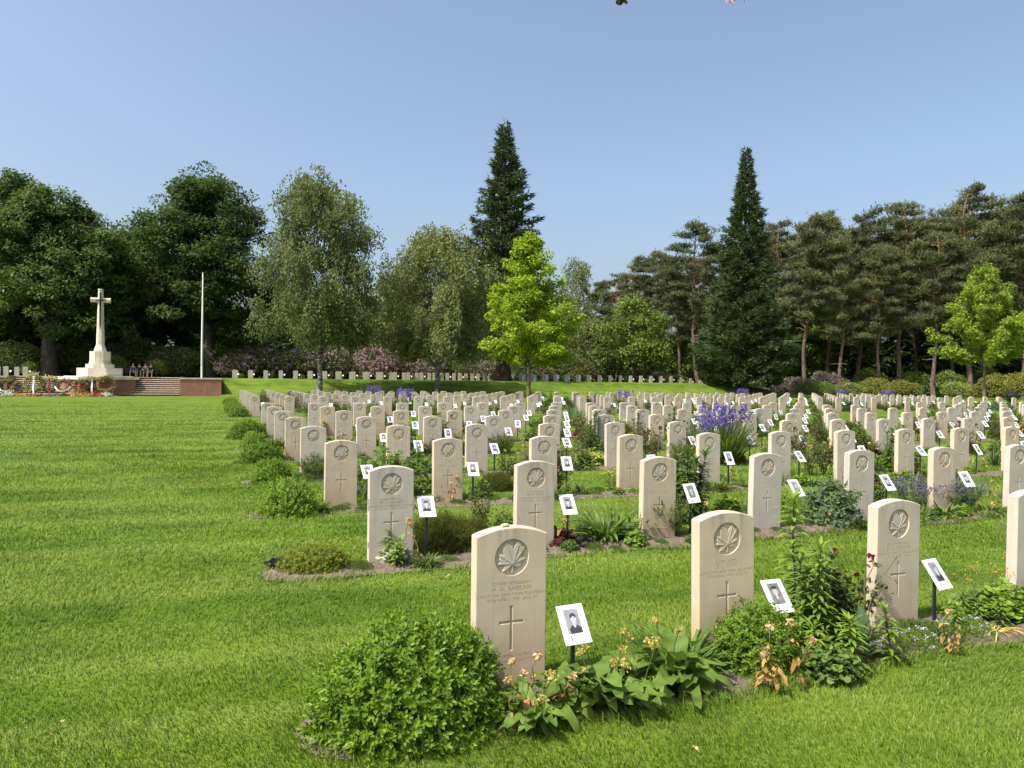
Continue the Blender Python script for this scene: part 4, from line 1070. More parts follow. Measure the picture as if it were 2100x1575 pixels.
# --- birches with hanging twigs
def birch(label, x, y, H, W_, leafm, seed, z0=3.2, top_w=.42, ns=620, lean=0.0, leaf=.15, profile=None):
    rng = np.random.default_rng(seed)
    t = thing('birch_tree', label, 'tree', (x, y, gz(x, y)), 0, 'birch trees')
    mbL, limbs, strands = MB(), [], []
    nl = 34
    for k in range(nl):
        f = (k + .5) / nl; zz = z0 * .8 + (H * .93 - z0 * .8) * f
        prof = math.sin(math.pi * min(1, .28 + .70 * f)) ** .75 if profile is None else profile(f)
        an = k * 2.4 + rng.uniform(-.4, .4); R_ = W_ / 2 * prof * rng.uniform(.7, 1.1)
        tip = np.array([math.cos(an) * R_ + lean * f, math.sin(an) * R_, zz + R_ * .35 * (1 - f * .3)])
        base = np.array([lean * f * .4, 0, max(z0 * .7, zz - R_ * .5)])
        limbs.append((base[2], tip, R_ * .12))
        p = limb_path(base, tip, R_ * .12, rng, 8)
        for m in range(int(ns / nl)):
            q = rng.uniform(.3, 1.0); i0 = q * 7; a_ = int(min(6, i0)); fr = i0 - a_
            st = p[a_] * (1 - fr) + p[a_ + 1] * fr + rng.normal(0, .50, 3)
            ln = rng.uniform(.4, 1.55) * (1.1 - .4 * f)
            out = nrm(np.array([st[0] - base[0], st[1], 0.0]) + rng.normal(0, .3, 3))
            nn = max(5, int(26 * ln)); s = np.linspace(0, 1, nn)
            pp = st + out * (np.sqrt(s) * .75)[:, None] + np.array([0, 0, -1]) * (s ** 1.3 * ln)[:, None] + rng.normal(0, .13, (nn, 3)); pp = pp[pp[:, 2] > z0 * .75 + rng.random() * 1.2]
            if len(pp): strands.append(pp)
    P = np.vstack(strands); n = len(P)
    d = rng.normal(0, .6, (n, 3)) + [0, 0, -1.0]
    tn = np.repeat(np.clip(rng.normal(.45, .2, len(strands)), 0, 1), [len(s) for s in strands])
    put(mbL, KITE, P, d, rdir(rng, n), rng.uniform(.7, 1.3, n) * leaf, tint=np.clip(tn + rng.normal(0, .15, n), 0, 1), rng=rng)
    mobj('crown', mbL.build('crown', leafm), t)
    me, _ = trunk_mesh('trunk', H * .93, .20, M['bark_birch'], rng, bend=.9, limbs=limbs, top=.12, flare=1.35); mobj('trunk', me, t)
    return t
x, y = ray_at_b(655, 60.5); birch('tall weeping birch with a pale bent trunk, left of the pair', x, y, 18.6, 10.4, M['lf_birch'], 31, 5.0, ns=2700, leaf=.21, profile=lambda f: float(np.interp(f, [0, .2, .4, .55, .7, .9, 1], [.8, 1.0, .82, .66, .74, .58, .3])))
x, y = ray_at_b(897, 62.0); birch('shorter round weeping birch with straight grey trunk, right of the pair', x, y, 15.4, 10.5, M['lf_birch2'], 32, 3.8, ns=2800, leaf=.21)
x, y = ray_at_b(1180, 96); birch('slim far birch standing behind the lime-green young tree', x, y, 19.5, 7.5, M['lf_birch2'], 33, 3.0, ns=800, leaf=.24)
x, y = ray_at_b(2150, 70); birch('birch with white trunk at the right edge of view', x, y, 17.0, 8, M['lf_birch2'], 34, 5.0, ns=350, leaf=.2)
x, y = ray_at_b(800, 92); birch('dense far birch filling the gap between the two near birches', x, y, 14.0, 12, M['lf_birch2'], 35, 2.0, ns=900, leaf=.30)
x, y = ray_at_b(960, 90); birch('far greyish birch left of the redwood trunk', x, y, 15.5, 9, M['lf_birch2'], 36, 2.0, ns=800, leaf=.30)

# --- young maples in the lawn
def young_maple(label, x, y, H, W_, z0, leafm, seed, ns=30000):
    rng = np.random.default_rng(seed)
    t = thing('young_maple', label, 'tree', (x, y, gz(x, y)), 0, 'young lime-green maples')
    limbs, C = [], []
    nl = 46
    for k in range(nl):
        f = (k + .5) / nl; zz = z0 + (H - z0) * f
        prof = ((.78 + .22 * min(1, f / .15)) * (1 - f) ** .72 + .05) if f > .0 else 1
        an = k * 2.4 + rng.uniform(-.5, .5); R_ = W_ / 2 * prof * rng.uniform(.72, 1.12)
        rise = R_ * rng.uniform(.05, .35)
        tip = np.array([math.cos(an) * R_, math.sin(an) * R_, zz + rise * .6]); base = np.array([0, 0, max(z0 * .8, zz - R_ * .55)])
        limbs.append((base[2], tip, R_ * .08)); p = limb_path(base, tip, R_ * .08, rng, 8)
        for q in np.linspace(.30, 1.0, max(4, int(R_ * 4.2))):
            i0 = q * 7; a_ = int(min(6, i0)); C.append(p[a_] + (p[a_ + 1] - p[a_]) * (i0 - a_) + rng.normal(0, .16, 3))
    C = np.array(C); per = max(10, int(ns / len(C)))
    mb = MB(); clump_leaves(mb, C, rng.uniform(.22, .42, len(C)), per, .165 if seed == 41 else .20, rng, flat=.7, droop=.5, up=.7)
    mobj('crown', mb.build('crown', leafm), t)
    me, _ = trunk_mesh('trunk', H * .96, .125, M['bark_brown'], rng, bend=.12, limbs=limbs, top=.1, flare=1.25); mobj('trunk', me, t)
young_maple('bright lime-green young maple standing among the graves', .95, 41.0, 9.6, 6.1, 2.75, M['lf_maple'], 41, 30000)
x, y = ray_at_y(2018, 60.0); young_maple('duller lime-green young maple by the right edge', x, y, 11.2, 8.6, 3.6, M['lf_maple2'], 42, 30000)

# --- conifers
def redwood(label, x, y, H, W_, z0, leafm, seed, n=10500, r=.55, gaps=.0, prof=None, tuft=.62, name='redwood_tree'):
    rng = np.random.default_rng(seed)
    t = thing(name, label, 'tree', (x, y, gz(x, y)))
    mb = MB(); mbt = []
    nb = 300
    P, D, S = [], [], []
    for k in range(nb):
        f = (k / nb) ** 1.15; zz = z0 + (H - z0) * f
        R_ = W_ / 2 * (prof(f) if prof else (1 - f) ** .85) * rng.uniform(.80, 1.12) + .18
        if rng.random() < gaps: R_ *= .6
        an = k * 2.39996 + rng.uniform(-.3, .3); R_ *= 1 + (.10 + gaps * .35) * math.sin(2 * an + f * 13) + .08 * math.sin(3 * an - f * 21)
        u = np.array([math.cos(an), math.sin(an), 0.]); side = np.array([-u[1], u[0], 0])
        m = max(6, int(n / nb * (R_ / (W_ / 4))))
        s = rng.random(m) ** .55
        w = (.25 + .35 * R_ / 3) * (1.15 - s * .7)
        p = u * (s * R_)[:, None] + side * (rng.normal(0, 1, m) * w)[:, None]
        zc = zz - .12 * R_ * np.sin(s * 2.2) + .16 * R_ * s ** 3 - .25 * R_ * (s) * (1 - f)
        p[:, 2] = zc + rng.normal(0, .16, m); P.append(p)
        dd = u * 1.0 + side * rng.normal(0, .45, (m, 1)) + np.array([0, 0, 1]) * (rng.uniform(-.15, .6, m))[:, None]; D.append(dd)
        if k % 5 == 0 and R_ > .8: mbt.append((max(.4, zz), np.array([u[0] * R_ * .85, u[1] * R_ * .85, zz - .2 * R_ * (1 - f)]), -.06 * R_))
    P = np.vstack(P); D = np.vstack(D); m = len(P)
    for q in range(3):
        put(mb, SLIM if q else KITE, P + rng.normal(0, .06, (m, 3)), D + rng.normal(0, .4, (m, 3)), rdir(rng, m), rng.uniform(.6, 1.2, m) * tuft * (1.0 if q else .62), rng=rng)
    mobj('crown', mb.build('crown', leafm), t)
    me, _ = trunk_mesh('trunk', H * .985, r, M['bark_seq'], rng, bend=.1, limbs=mbt, top=.04, flare=1.7); mobj('trunk', me, t)
x, y = ray_at_b(1031, 71.0); redwood('very tall dark redwood with a flared trunk on the terrace', x, y, 27.0, 9.3, 4.0, M['lf_spruce'], 51, 14000, .62, .38,
    prof=lambda f: min(1.0, .82 + f * .6) if f < .25 else max(.03, (1 - f) ** .82 * 1.18))
x, y = ray_at_b(1525, 65.2); redwood('slender cone-shaped redwood standing at the end of the bank', x, y, 26.8, 9.4, 1.6, M['lf_seq'], 52, 17000, .42, .0,
    prof=lambda f: (.80 + f * 1.3) if f < .15 else max(.02, (1 - (f - .15) / .85) ** 1.12))

def pine_variant(seed, H, leafm):
    rng = np.random.default_rng(seed); mb = MB(); limbs = []
    lean = rng.normal(0, .5, 2); zc = H * rng.uniform(.30, .42); nb = 38; k0 = H / 22
    P, D = [], []
    for k in range(nb):
        f = (k + .5) / nb; zz = zc + (H - zc) * .98 * f
        R_ = (1.5 + 1.9 * math.sin(math.pi * min(1, .20 + .80 * f)) ** .8) * rng.uniform(.55, 1.2) * k0
        if f > .88: R_ *= .75
        an = k * 2.4 + rng.uniform(-.7, .7)
        tip = np.array([math.cos(an) * R_ + lean[0] * f * 2.2, math.sin(an) * R_ + lean[1] * f * 2.2, zz + R_ * rng.uniform(.0, .42)])
        base = np.array([lean[0] * f * .5, lean[1] * f * .5, zz - .25 * R_]); limbs.append((max(zc * .9, base[2]), tip, rng.uniform(-.05, .3)))
        p = limb_path(base, tip, .12 * R_, rng, 6); dirv = nrm(tip - base)
        m = int(150 + 75 * R_); s_ = rng.uniform(.28, 1.06, m) ** .8
        c = np.stack([np.interp(s_, np.linspace(0, 1, 6), p[:, q]) for q in range(3)], -1)
        knot = rng.normal(0, .42, (7, 3)) * [1, 1, .45] * k0
        off = knot[rng.integers(0, 7, m)] + rng.normal(0, .24, (m, 3)); off[:, 2] = np.abs(off[:, 2]) * .9 - .10
        P.append(c + off); D.append(dirv * .55 + [0, 0, .55] + rng.normal(0, .45, (m, 3)))
    for k in range(5):      # dead stubs lower down
        an = rng.uniform(0, 6.28); zz = zc * rng.uniform(.55, .95); limbs.append((zz, np.array([math.cos(an) * rng.uniform(.6, 1.6), math.sin(an) * 1.2, zz + rng.uniform(-.3, .4)]), .05))
    P = np.vstack(P); D = np.vstack(D); m = len(P)
    for q in range(2): put(mb, SLIM, P, D + rng.normal(0, .5, (m, 3)), rdir(rng, m), rng.uniform(.32, .56, m), rng=rng)
    crown = mb.build('crown', leafm)
    tr, _ = trunk_mesh('trunk', H * .97, .26, M['bark_pine'], rng, bend=1.3, limbs=limbs, top=.2, flare=1.25)
    return crown, tr
PINES = [pine_variant(60 + k, 22.0, M['lf_pine']) for k in range(6)]
pines = [(1262, 560, 104), (1300, 525, 99), (1345, 515, 108), (1392, 520, 97), (1436, 452, 94), (1480, 520, 105), (1595, 450, 99), (1650, 438, 94), (1688, 432, 103), (1720, 500, 92), (1755, 440, 100),
         (1800, 505, 93), (1845, 408, 95), (1880, 440, 106), (1915, 470, 91), (1950, 425, 103), (1990, 376, 92), (2030, 430, 99), (2065, 440, 106), (2100, 392, 90), (2150, 420, 97), (1560, 500, 108), (1780, 470, 112), (1240, 575, 112), (1700, 470, 118), (1860, 450, 119), (2010, 420, 118), (2200, 410, 104), (1620, 470, 120), (1740, 480, 124), (1820, 470, 122), (1920, 455, 124), (1975, 440, 126), (2080, 430, 122), (1320, 560, 120), (1420, 520, 118)]
pines.sort()
for k, (px, top, yy) in enumerate(pines):
    x, y = ray_at_y(px, yy); z0 = gz(x, y)
    hz = 779.7 + (px - 1050) * .0114
    H = (hz - top) * yy / FPX + CAMZ - z0
    cr, tr = PINES[(k * 5 + 2) % 6]; s = H / 22.6
    t = thing('pine_tree', 'grey-green pine of the wood at right, %s counted from the left' % ordw(k), 'tree', (x, y, z0), k * 1.7, 'pines of the wood at right', sc=(s * 1.06, s * 1.06, s))
    mobj('crown', cr, t); mobj('trunk', tr, t)

# --- understorey trees and the mixed shrubs along the edge
def under(px, yy, H, W_, leafm, label, seed, leaf=.3, z0=.6, ncl=240):
    x, y = ray_at_y(px, yy); broad_tree('understorey_tree', label, 'tree', x, y, H, lobes_round(H, W_, z0, seed, 8), leafm, M['bark_dark'], seed, .14, leaf * 1.15, ncl, 32, .95, 'understorey trees along the wood')
under(1300, 92, 10.6, 9.5, M['lf_shrub'], 'pale green bushy tree right of the lime-green maple', 71, .30, ncl=330)
under(1215, 98, 8.5, 7, M['lf_birch2'], 'greyish green bushy tree behind the lime-green maple', 72)
under(1395, 100, 8.0, 6, M['lf_shrub'], 'light green sapling left of the cone-shaped redwood', 73)
under(1670, 112, 10, 9, M['lf_shrub'], 'shaded undergrowth tree right of the cone-shaped redwood', 74, .4)
under(1770, 116, 9.5, 10, M['lf_shrub'], 'shaded undergrowth tree between the pine trunks, middle', 75, .4)
under(1870, 112, 10.5, 9, M['lf_chest'], 'dark undergrowth tree between the pine trunks, right', 76, .4)
under(1960, 118, 11, 10, M['lf_chest'], 'dark undergrowth tree behind the duller lime maple', 77, .4)
under(2060, 112, 10, 9, M['lf_shrub'], 'shaded undergrowth tree near the right edge of view', 78, .4)
under(1470, 118, 9, 9, M['lf_chest2'], 'dark undergrowth tree behind the cone-shaped redwood', 79, .4)
under(600, 100, 9, 13, M['lf_chest'], 'dark low tree behind the rhododendrons, left', 80, .4)
under(720, 102, 10, 13, M['lf_chest'], 'dark low tree behind the rhododendrons, middle', 81, .4)
under(1090, 100, 10, 11, M['lf_chest'], 'dark low tree behind the redwood trunk', 82, .4)
under(2170, 108, 12, 10, M['lf_chest'], 'dark undergrowth tree beyond the right edge', 83, .4)
# far wood closing the view behind
def far_wood():
    rng = np.random.default_rng(91); n = 1500
    an = rng.uniform(-.80, .80, n); R_ = rng.uniform(122, 150, n) - 28 * np.clip((-an - .15) * 4, 0, 1)
    C = np.stack([np.sin(an) * R_, np.cos(an) * R_, rng.uniform(.5, 15, n) * (0.75 + .25 * np.sin(an * 23))], -1)
    mb = MB(); clump_leaves(mb, C, rng.uniform(2.0, 3.4, n), 26, 1.7, rng)
    tag(mobj('far_wood', mb.build('far_wood', M['lf_chest'])), 'dark mass of far woodland closing the view behind the trees', 'woodland', None, 'stuff')
far_wood()

def shrub_mesh(seed, W_, D_, H, leafm, flm, nleaf, nfl, leaf=.17, flsize=.13):
    rng = np.random.default_rng(seed); mb = MB()
    nb = 7; bl = np.stack([rng.uniform(-.33, .33, nb) * W_, rng.uniform(-.3, .3, nb) * D_, rng.uniform(.25, .55, nb) * H, rng.uniform(.22, .36, nb) * W_, rng.uniform(.28, .45, nb) * H], -1)
    bl = np.vstack([bl, [[0, 0, .42 * H, .40 * W_, .5 * H]]])
    def surf(n):
        k = rng.integers(0, len(bl), n); o = rdir(rng, n); o[:, 2] = np.where(o[:, 2] < -.6, -o[:, 2], o[:, 2])
        p = bl[k, :3] + o * np.stack([bl[k, 3], bl[k, 3] * D_ / W_, bl[k, 4]], -1) * rng.uniform(.82, 1.04, n)[:, None]
        p[:, 2] = np.maximum(p[:, 2], .05); return p, o
    P, o = surf(nleaf); put(mb, KITE, P, o + rng.normal(0, .6, (nleaf, 3)) + [0, 0, -.1], nrm(o + rng.normal(0, .5, (nleaf, 3)) + [0, 0, .5]), rng.uniform(.7, 1.3, nleaf) * leaf, rng=rng)
    fo = mb.build('foliage', leafm); fl = None
    if nfl:
        P, o = surf(nfl); k = 9; P = np.repeat(P + o * .05, k, 0) + rng.normal(0, flsize * .4, (nfl * k, 3)); o = np.repeat(o, k, 0)
        mb = MB(); put(mb, KITE, P, o + rng.normal(0, .7, (nfl * k, 3)), nrm(o + rng.normal(0, .4, (nfl * k, 3))), rng.uniform(.8, 1.2, nfl * k) * flsize, rng=rng); fl = mb.build('blooms', flm)
    return fo, fl
SHRUB = {}
for nm, args in dict(dark=(1, 5, 3.4, 3.6, M['lf_rhodo'], None, 5200, 0), darkp=(2, 5, 3.4, 3.6, M['lf_rhodo'], M['fl_rpurp'], 4800, 45), pink=(3, 5, 3.4, 3.8, M['lf_rhodo'], M['fl_rpink'], 4200, 560),
                     pale=(4, 4.5, 3.4, 3.8, M['lf_rhodo'], M['fl_rpale'], 4300, 330), purp=(5, 5, 3.2, 2.6, M['lf_rhodo'], M['fl_rpurp'], 4000, 380), red=(6, 4, 3, 2.6, M['lf_rhodo'], M['fl_rred'], 3800, 90),
                     green=(7, 4.5, 3.4, 3.2, M['lf_shrub'], None, 5000, 0), olive=(8, 5, 3.4, 2.7, M['lf_olive'], None, 5200, 0), olivep=(9, 4, 3.2, 2.2, M['lf_olive'], M['fl_rpale'], 4200, 60), pinkb=(10, 3.4, 2.6, 2.1, M['lf_shrub'], M['fl_rpink'], 2600, 45)).items():
    SHRUB[nm] = shrub_mesh(*args)
SDESC = dict(dark='dark evergreen shrub', darkp='dark rhododendron with a few purple blooms', pink='rhododendron thick with pink blooms', pale='rhododendron with pale pink blooms', purp='low rhododendron with mauve blooms',
             red='rhododendron with dark red blooms', green='fresh green leafy shrub', olive='low olive-yellow conifer shrub', olivep='olive shrub with pinkish tips', pinkb='small shrub with bright pink blooms')
shr = [  # kind, photo column, depth b or y, scale, place
    ('dark', 20, 'b', 82.5, 1.0, 'at the left edge'), ('darkp', 50, 'b', 85, 1.0, 'left of the thick trunk'), ('darkp', 150, 'b', 85, 1.05, 'right of the thick trunk'), ('dark', 190, 'b', 84, 1.1, 'behind the cross shaft'),
    ('dark', 245, 'b', 85.5, 1.15, 'behind the seated people, left'), ('dark', 300, 'b', 86.2, 1.25, 'behind the seated people, right'), ('darkp', 352, 'b', 83, 1.0, 'left of the flagpole'), ('dark', 395, 'b', 85.5, 1.0, 'behind the flagpole'), ('darkp', 458, 'b', 84.5, 1.0, 'right of the flagpole'),
    ('darkp', 500, 'b', 83, 1.0, 'behind the first terrace stones'), ('purp', 520, 'b', 84.5, 1.5, 'behind the terrace, far left'), ('dark', 560, 'b', 83.5, 1.0, 'between mauve shrub and birch trunk'), ('darkp', 610, 'b', 83.5, 1.05, 'just left of the bent birch trunk'), ('pale', 690, 'b', 83, 1.08, 'right of the bent birch trunk'),
    ('pale', 640, 'b', 82, .85, 'between mauve one and bent birch trunk'), ('purp', 585, 'b', 82, 1.25, 'left of the bent birch trunk, lower'), ('purp', 485, 'b', 81.8, 1.1, 'right of the flagpole, lower'), ('pale', 890, 'b', 82, .8, 'beside the straight birch trunk'), ('pale', 985, 'b', 82, .7, 'low beside the redwood trunk'), ('green', 60, 'b', 81, .45, 'low left of the thick trunk'), ('green', 330, 'b', 81.5, .6, 'low right of the seated people'), ('green', 225, 'b', 81.5, .7, 'low behind the cross base'),
    ('pink', 752, 'b', 84.5, 1.2, 'behind, tallest of the pink ones'), ('pink', 800, 'b', 82.5, .98, 'front middle of the terrace'), ('pink', 850, 'b', 83, .88, 'left of the straight birch trunk'), ('dark', 905, 'b', 83.5, .95, 'behind the straight birch trunk'), ('darkp', 960, 'b', 84, .95, 'left of the redwood trunk'),
    ('dark', 1010, 'b', 84, .95, 'behind the redwood trunk'), ('red', 1110, 'b', 83.5, 1.0, 'right of the redwood trunk'), ('dark', 1060, 'b', 84, .9, 'between redwood and red blooms'), ('red', 1195, 'b', 84, 1.05, 'right of the lime maple trunk'), ('dark', 1165, 'b', 85.5, 1.25, 'between two red-flowered ones'), ('dark', 1235, 'b', 84.5, 1.2, 'below the pale bushy tree'),
    ('pale', 1312, 'b', 83.5, .62, 'below the light green bush, left'), ('purp', 1350, 'b', 84, .9, 'right of the pale pink one'), ('olivep', 1385, 'b', 82, .95, 'left of the cone-shaped redwood'), ('green', 1420, 'b', 84, .9, 'beside the cone-shaped redwood'), ('olive', 1470, 'b', 80, .7, 'behind the cone-shaped redwood, left'), ('olive', 1540, 'b', 80, .75, 'behind the cone-shaped redwood, right'),
    ('purp', 1600, 'y', 92, .95, 'at the end of the bank'), ('purp', 1645, 'y', 90, .95, 'right of the bank end'), ('purp', 1700, 'y', 93, 1.25, 'rising behind the green shrub'), ('dark', 1650, 'y', 85, .55, 'low before the mauve blooms'), ('green', 1690, 'y', 86, .62, 'right of the low dark one'), ('olive', 1735, 'y', 88, .75, 'left of the pink blooms'),
    ('pinkb', 1752, 'y', 84, .85, 'left of the fence post'), ('olive', 1795, 'y', 90, .95, 'left of the fence, tall'), ('green', 1780, 'y', 95, 1.25, 'behind, under the leaning pines'), ('olive', 1845, 'y', 88, .85, 'in front of the fence'), ('green', 1880, 'y', 94, 1.1, 'behind the fence post'), ('green', 1940, 'y', 92, 1.15, 'left of the dull lime maple'),
    ('pinkb', 1965, 'y', 80, .95, 'by the dull lime maple trunk'), ('olivep', 1990, 'y', 84, .85, 'behind the dull lime maple trunk'), ('olive', 2045, 'y', 82, 1.15, 'right of the dull lime maple trunk'), ('olive', 2090, 'y', 86, 1.25, 'at the right edge of view'), ('green', 2140, 'y', 90, 1.1, 'beyond the right edge'), ('dark', 2010, 'y', 96, 1.2, 'in the dark behind the dull lime maple')]
for k, (kd, px, md, dv, s, place) in enumerate(shr):
    x, y = ray_at_b(px, dv) if md == 'b' else ray_at_y(px, dv)
    fo, fl = SHRUB[kd]
    t = thing('shrub' if kd in ('dark', 'green', 'olive', 'olivep') else 'rhododendron', SDESC[kd] + ' ' + place, 'shrub', (x, y, gz(x, y)), k * 2.1, 'shrubs along the edge of the wood', sc=s)
    mobj('foliage', fo, t)
    if fl: mobj('blooms', fl, t)
# wire fence at the right
def fence():
    t = thing('wire_fence', 'green wire fence with posts half hidden by shrubs at right', 'fence', (0, 0, 0))
    pts = [ray_at_y(px, 87.0) for px in (1700, 1796, 1893, 1990, 2087)]
    mt = plainmat('fence_green', (.015, .06, .05), .5)
    for (x, y) in pts:
        mb = MB(); tube(mb, [[x, y, 0], [x, y, 2.0]], .05, 6, cap=True); mobj('post', mb.build('post', mt), t)
    for z in (.3, .9, 1.5, 1.95):
        mb = MB(); tube(mb, [[x, y, z] for x, y in pts], .008, 4); mobj('wire', mb.build('wire', mt), t)
fence()
# ------------------------------------------------------------------ bedding plants
M['g_bright'] = leafmat('leaf_bright', (.085, .155, .014), (.195, .300, .034), .30, .42, .45)
M['g_box'] = leafmat('leaf_box', (.058, .118, .007), (.160, .265, .018), .28, .38, .5)
M['g_mid'] = leafmat('leaf_mid', (.052, .098, .016), (.140, .210, .042), .28, .45, .4)
M['g_dark'] = leafmat('leaf_dark', (.040, .074, .015), (.110, .160, .036), .22, .4, .45)
M['g_blue'] = leafmat('leaf_bluegreen', (.050, .090, .040), (.130, .185, .090), .25, .5, .4)
M['g_prim'] = leafmat('leaf_primula', (.075, .140, .018), (.165, .250, .042), .28, .45, .4)
M['g_gold'] = leafmat('leaf_gold', (.100, .140, .012), (.215, .250, .030), .28, .5, .35, c3=(.24, .17, .03))
M['g_lime'] = leafmat('leaf_limegreen', (.150, .205, .020), (.340, .340, .050), .32, .45, .4)
M['g_heath'] = leafmat('leaf_heath', (.055, .075, .012), (.110, .130, .024), .2, .6, .3, c3=(.15, .055, .02))
M['g_rose'] = leafmat('leaf_rose', (.035, .060, .016), (.100, .125, .034), .22, .45, .4, c3=(.13, .05, .025))
M['g_silver'] = leafmat('leaf_silver', (.30, .36, .22), (.52, .56, .40), .2, .7, .2)
M['g_red'] = leafmat('leaf_dark_red', (.045, .010, .014), (.120, .030, .030), .18, .45, .4)
M['g_black'] = leafmat('leaf_black', (.010, .009, .012), (.045, .040, .048), .1, .35, .5)
M['stem'] = leafmat('stem_green', (.07, .10, .03), (.14, .16, .05), .1); M['stem_red'] = leafmat('stem_red', (.07, .03, .02), (.12, .06, .035), .1)
M['dry'] = leafmat('dry_petal', (.42, .27, .11), (.66, .50, .28), .3, .7, .2); M['dryleaf'] = leafmat('dry_leaf', (.22, .11, .035), (.44, .28, .11), .25, .7, .2)
M['f_iris'] = leafmat('petal_iris', (.08, .05, .28), (.22, .16, .52), .3); M['f_lav'] = leafmat('petal_lavender', (.10, .08, .22), (.22, .18, .38), .2)
M['f_lilac'] = leafmat('petal_lilac', (.42, .36, .60), (.68, .62, .82), .3); M['f_yel'] = leafmat('petal_yellow', (.62, .40, .01), (.80, .58, .03), .3)
M['f_orange'] = leafmat('petal_orange', (.62, .19, .02), (.80, .36, .06), .3); M['f_crim'] = leafmat('petal_crimson', (.13, .004, .02), (.24, .015, .05), .2)
M['f_seed'] = leafmat('seed_yellow', (.36, .30, .06), (.56, .47, .14), .25); M['f_white'] = leafmat('petal_white', (.58, .58, .46), (.78, .77, .66), .3)
M['f_pink'] = leafmat('petal_pink', (.50, .14, .18), (.70, .30, .32), .3)
ROUND = (np.array([[0, 0, 0], [.38, .2, .06], [.5, .55, .02], [.3, .92, -.02], [0, 1, -.06], [-.3, .92, -.02], [-.5, .55, .02], [-.38, .2, .06], [0, .5, -.03]]),
         [np.array([[0, 1, 8], [1, 2, 8], [2, 3, 8], [3, 4, 8], [4, 5, 8], [5, 6, 8], [6, 7, 8], [7, 0, 8]])])
def blade_leaf(L, wid, curve, nseg=6, fold=.18, wave=0.0, seed=0):
    """one long leaf along +y that arches over; width profile, folded along the midrib"""
    rng = np.random.default_rng(seed); s = np.linspace(0, 1, nseg + 1)
    an = np.cumsum(np.full(nseg + 1, curve / nseg)) - curve / nseg
    st = L / nseg; y = np.concatenate([[0], np.cumsum(np.cos(an[:-1]) * st)]); z = -np.concatenate([[0], np.cumsum(np.sin(an[:-1]) * st)])
    w = wid / 2 * np.maximum(.06, np.sin(np.pi * np.clip(s * .86 + .10, 0, 1)) ** .8); w[-1] = .001
    V, F = [], []
    for k in range(nseg + 1):
        q = wave * math.sin(k * 2.1 + seed)
        V += [[-w[k], y[k], z[k] + fold * w[k] + q * w[k]], [0, y[k], z[k]], [w[k], y[k], z[k] + fold * w[k] - q * w[k]]]
    for k in range(nseg):
        a_ = k * 3; F += [[a_, a_ + 1, a_ + 4, a_ + 3], [a_ + 1, a_ + 2, a_ + 5, a_ + 4]]
    return np.array(V), [np.array(F)]
def shoots(mb, P, ax, nl, ln, rng, tmpl=OVAL, spread=.9, tmean=.45, step=.25):
    n = len(P); ax = nrm(ax); e = rdir(rng, n); x = nrm(np.cross(ax, e)); yv = np.cross(ax, x)
    tb = np.clip(rng.normal(tmean, .18, n), 0, 1)
    for k in range(nl):
        th = k * 2.4 + rng.uniform(0, .5, n); sp = spread * (1.15 - .75 * k / nl)
        out = np.cos(th)[:, None] * x + np.sin(th)[:, None] * yv
        d = ax * (1 - sp * .55) + out * sp
        pos = P + ax * (ln * step * k)[:, None] if not np.isscalar(ln) else P + ax * (ln * step * k)
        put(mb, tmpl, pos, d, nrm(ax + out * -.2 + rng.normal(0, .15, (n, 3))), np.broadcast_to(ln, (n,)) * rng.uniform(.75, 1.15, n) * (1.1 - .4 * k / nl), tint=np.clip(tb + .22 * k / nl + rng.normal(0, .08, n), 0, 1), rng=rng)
def dome_pts(n, w, d, h, rng, bumps=.10, lo=.0, seed=0):
    o = rdir(rng, n * 2); o = o[o[:, 2] > -.25 + lo][:n]; n = len(o)
    an = np.arctan2(o[:, 1], o[:, 0])
    r = 1 + bumps * (np.sin(an * 3 + seed) * np.cos(o[:, 2] * 4 + seed * 2) + .6 * np.sin(an * 7 + o[:, 2] * 9 + seed))
    P = o * r[:, None] * np.array([w / 2, d / 2, h]); P[:, 2] = np.maximum(P[:, 2], -.02) + .02
    return P, nrm(o / np.array([w / 2, d / 2, h])), r
def core(mb, w, d, h, mat, f=.80):
    """twiggy dark inside of a bush: crossing stems"""
    rng = np.random.default_rng(5)
    for k in range(26):
        a_ = k * 2.4; e = rng.uniform(.2, 1.3)
        tip = np.array([math.cos(a_) * math.cos(e) * w / 2 * f, math.sin(a_) * math.cos(e) * d / 2 * f, math.sin(e) * h * f])
        tube(mb, [[0, 0, 0], tip * .5 + rng.normal(0, .01, 3), tip], [.006, .004, .002], 4, mat)
def bush(seed, w, d, h, leaf, nshoot, nl, leafm, tmpl=OVAL, bumps=.10, spread=.9, inner=.35):
    rng = np.random.default_rng(seed); mb = MB()
    P, N, r = dome_pts(nshoot, w, d, h, rng, bumps, seed=seed)
    k = int(len(P) * inner); P2 = P * rng.uniform(.88, 1.07, len(P))[:, None]; P2[:k] *= rng.uniform(.65, .93, k)[:, None]
    P2[:, 2] = np.maximum(P2[:, 2], .012)
    ax = N + rng.normal(0, .35, N.shape) + [0, 0, .35]
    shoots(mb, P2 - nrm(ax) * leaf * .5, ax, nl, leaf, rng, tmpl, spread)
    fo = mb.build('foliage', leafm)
    mb = MB(); core(mb, w, d, h, 0); return [('foliage', fo), ('twig_frame', mb.build('twig_frame', M['stem_red']))]
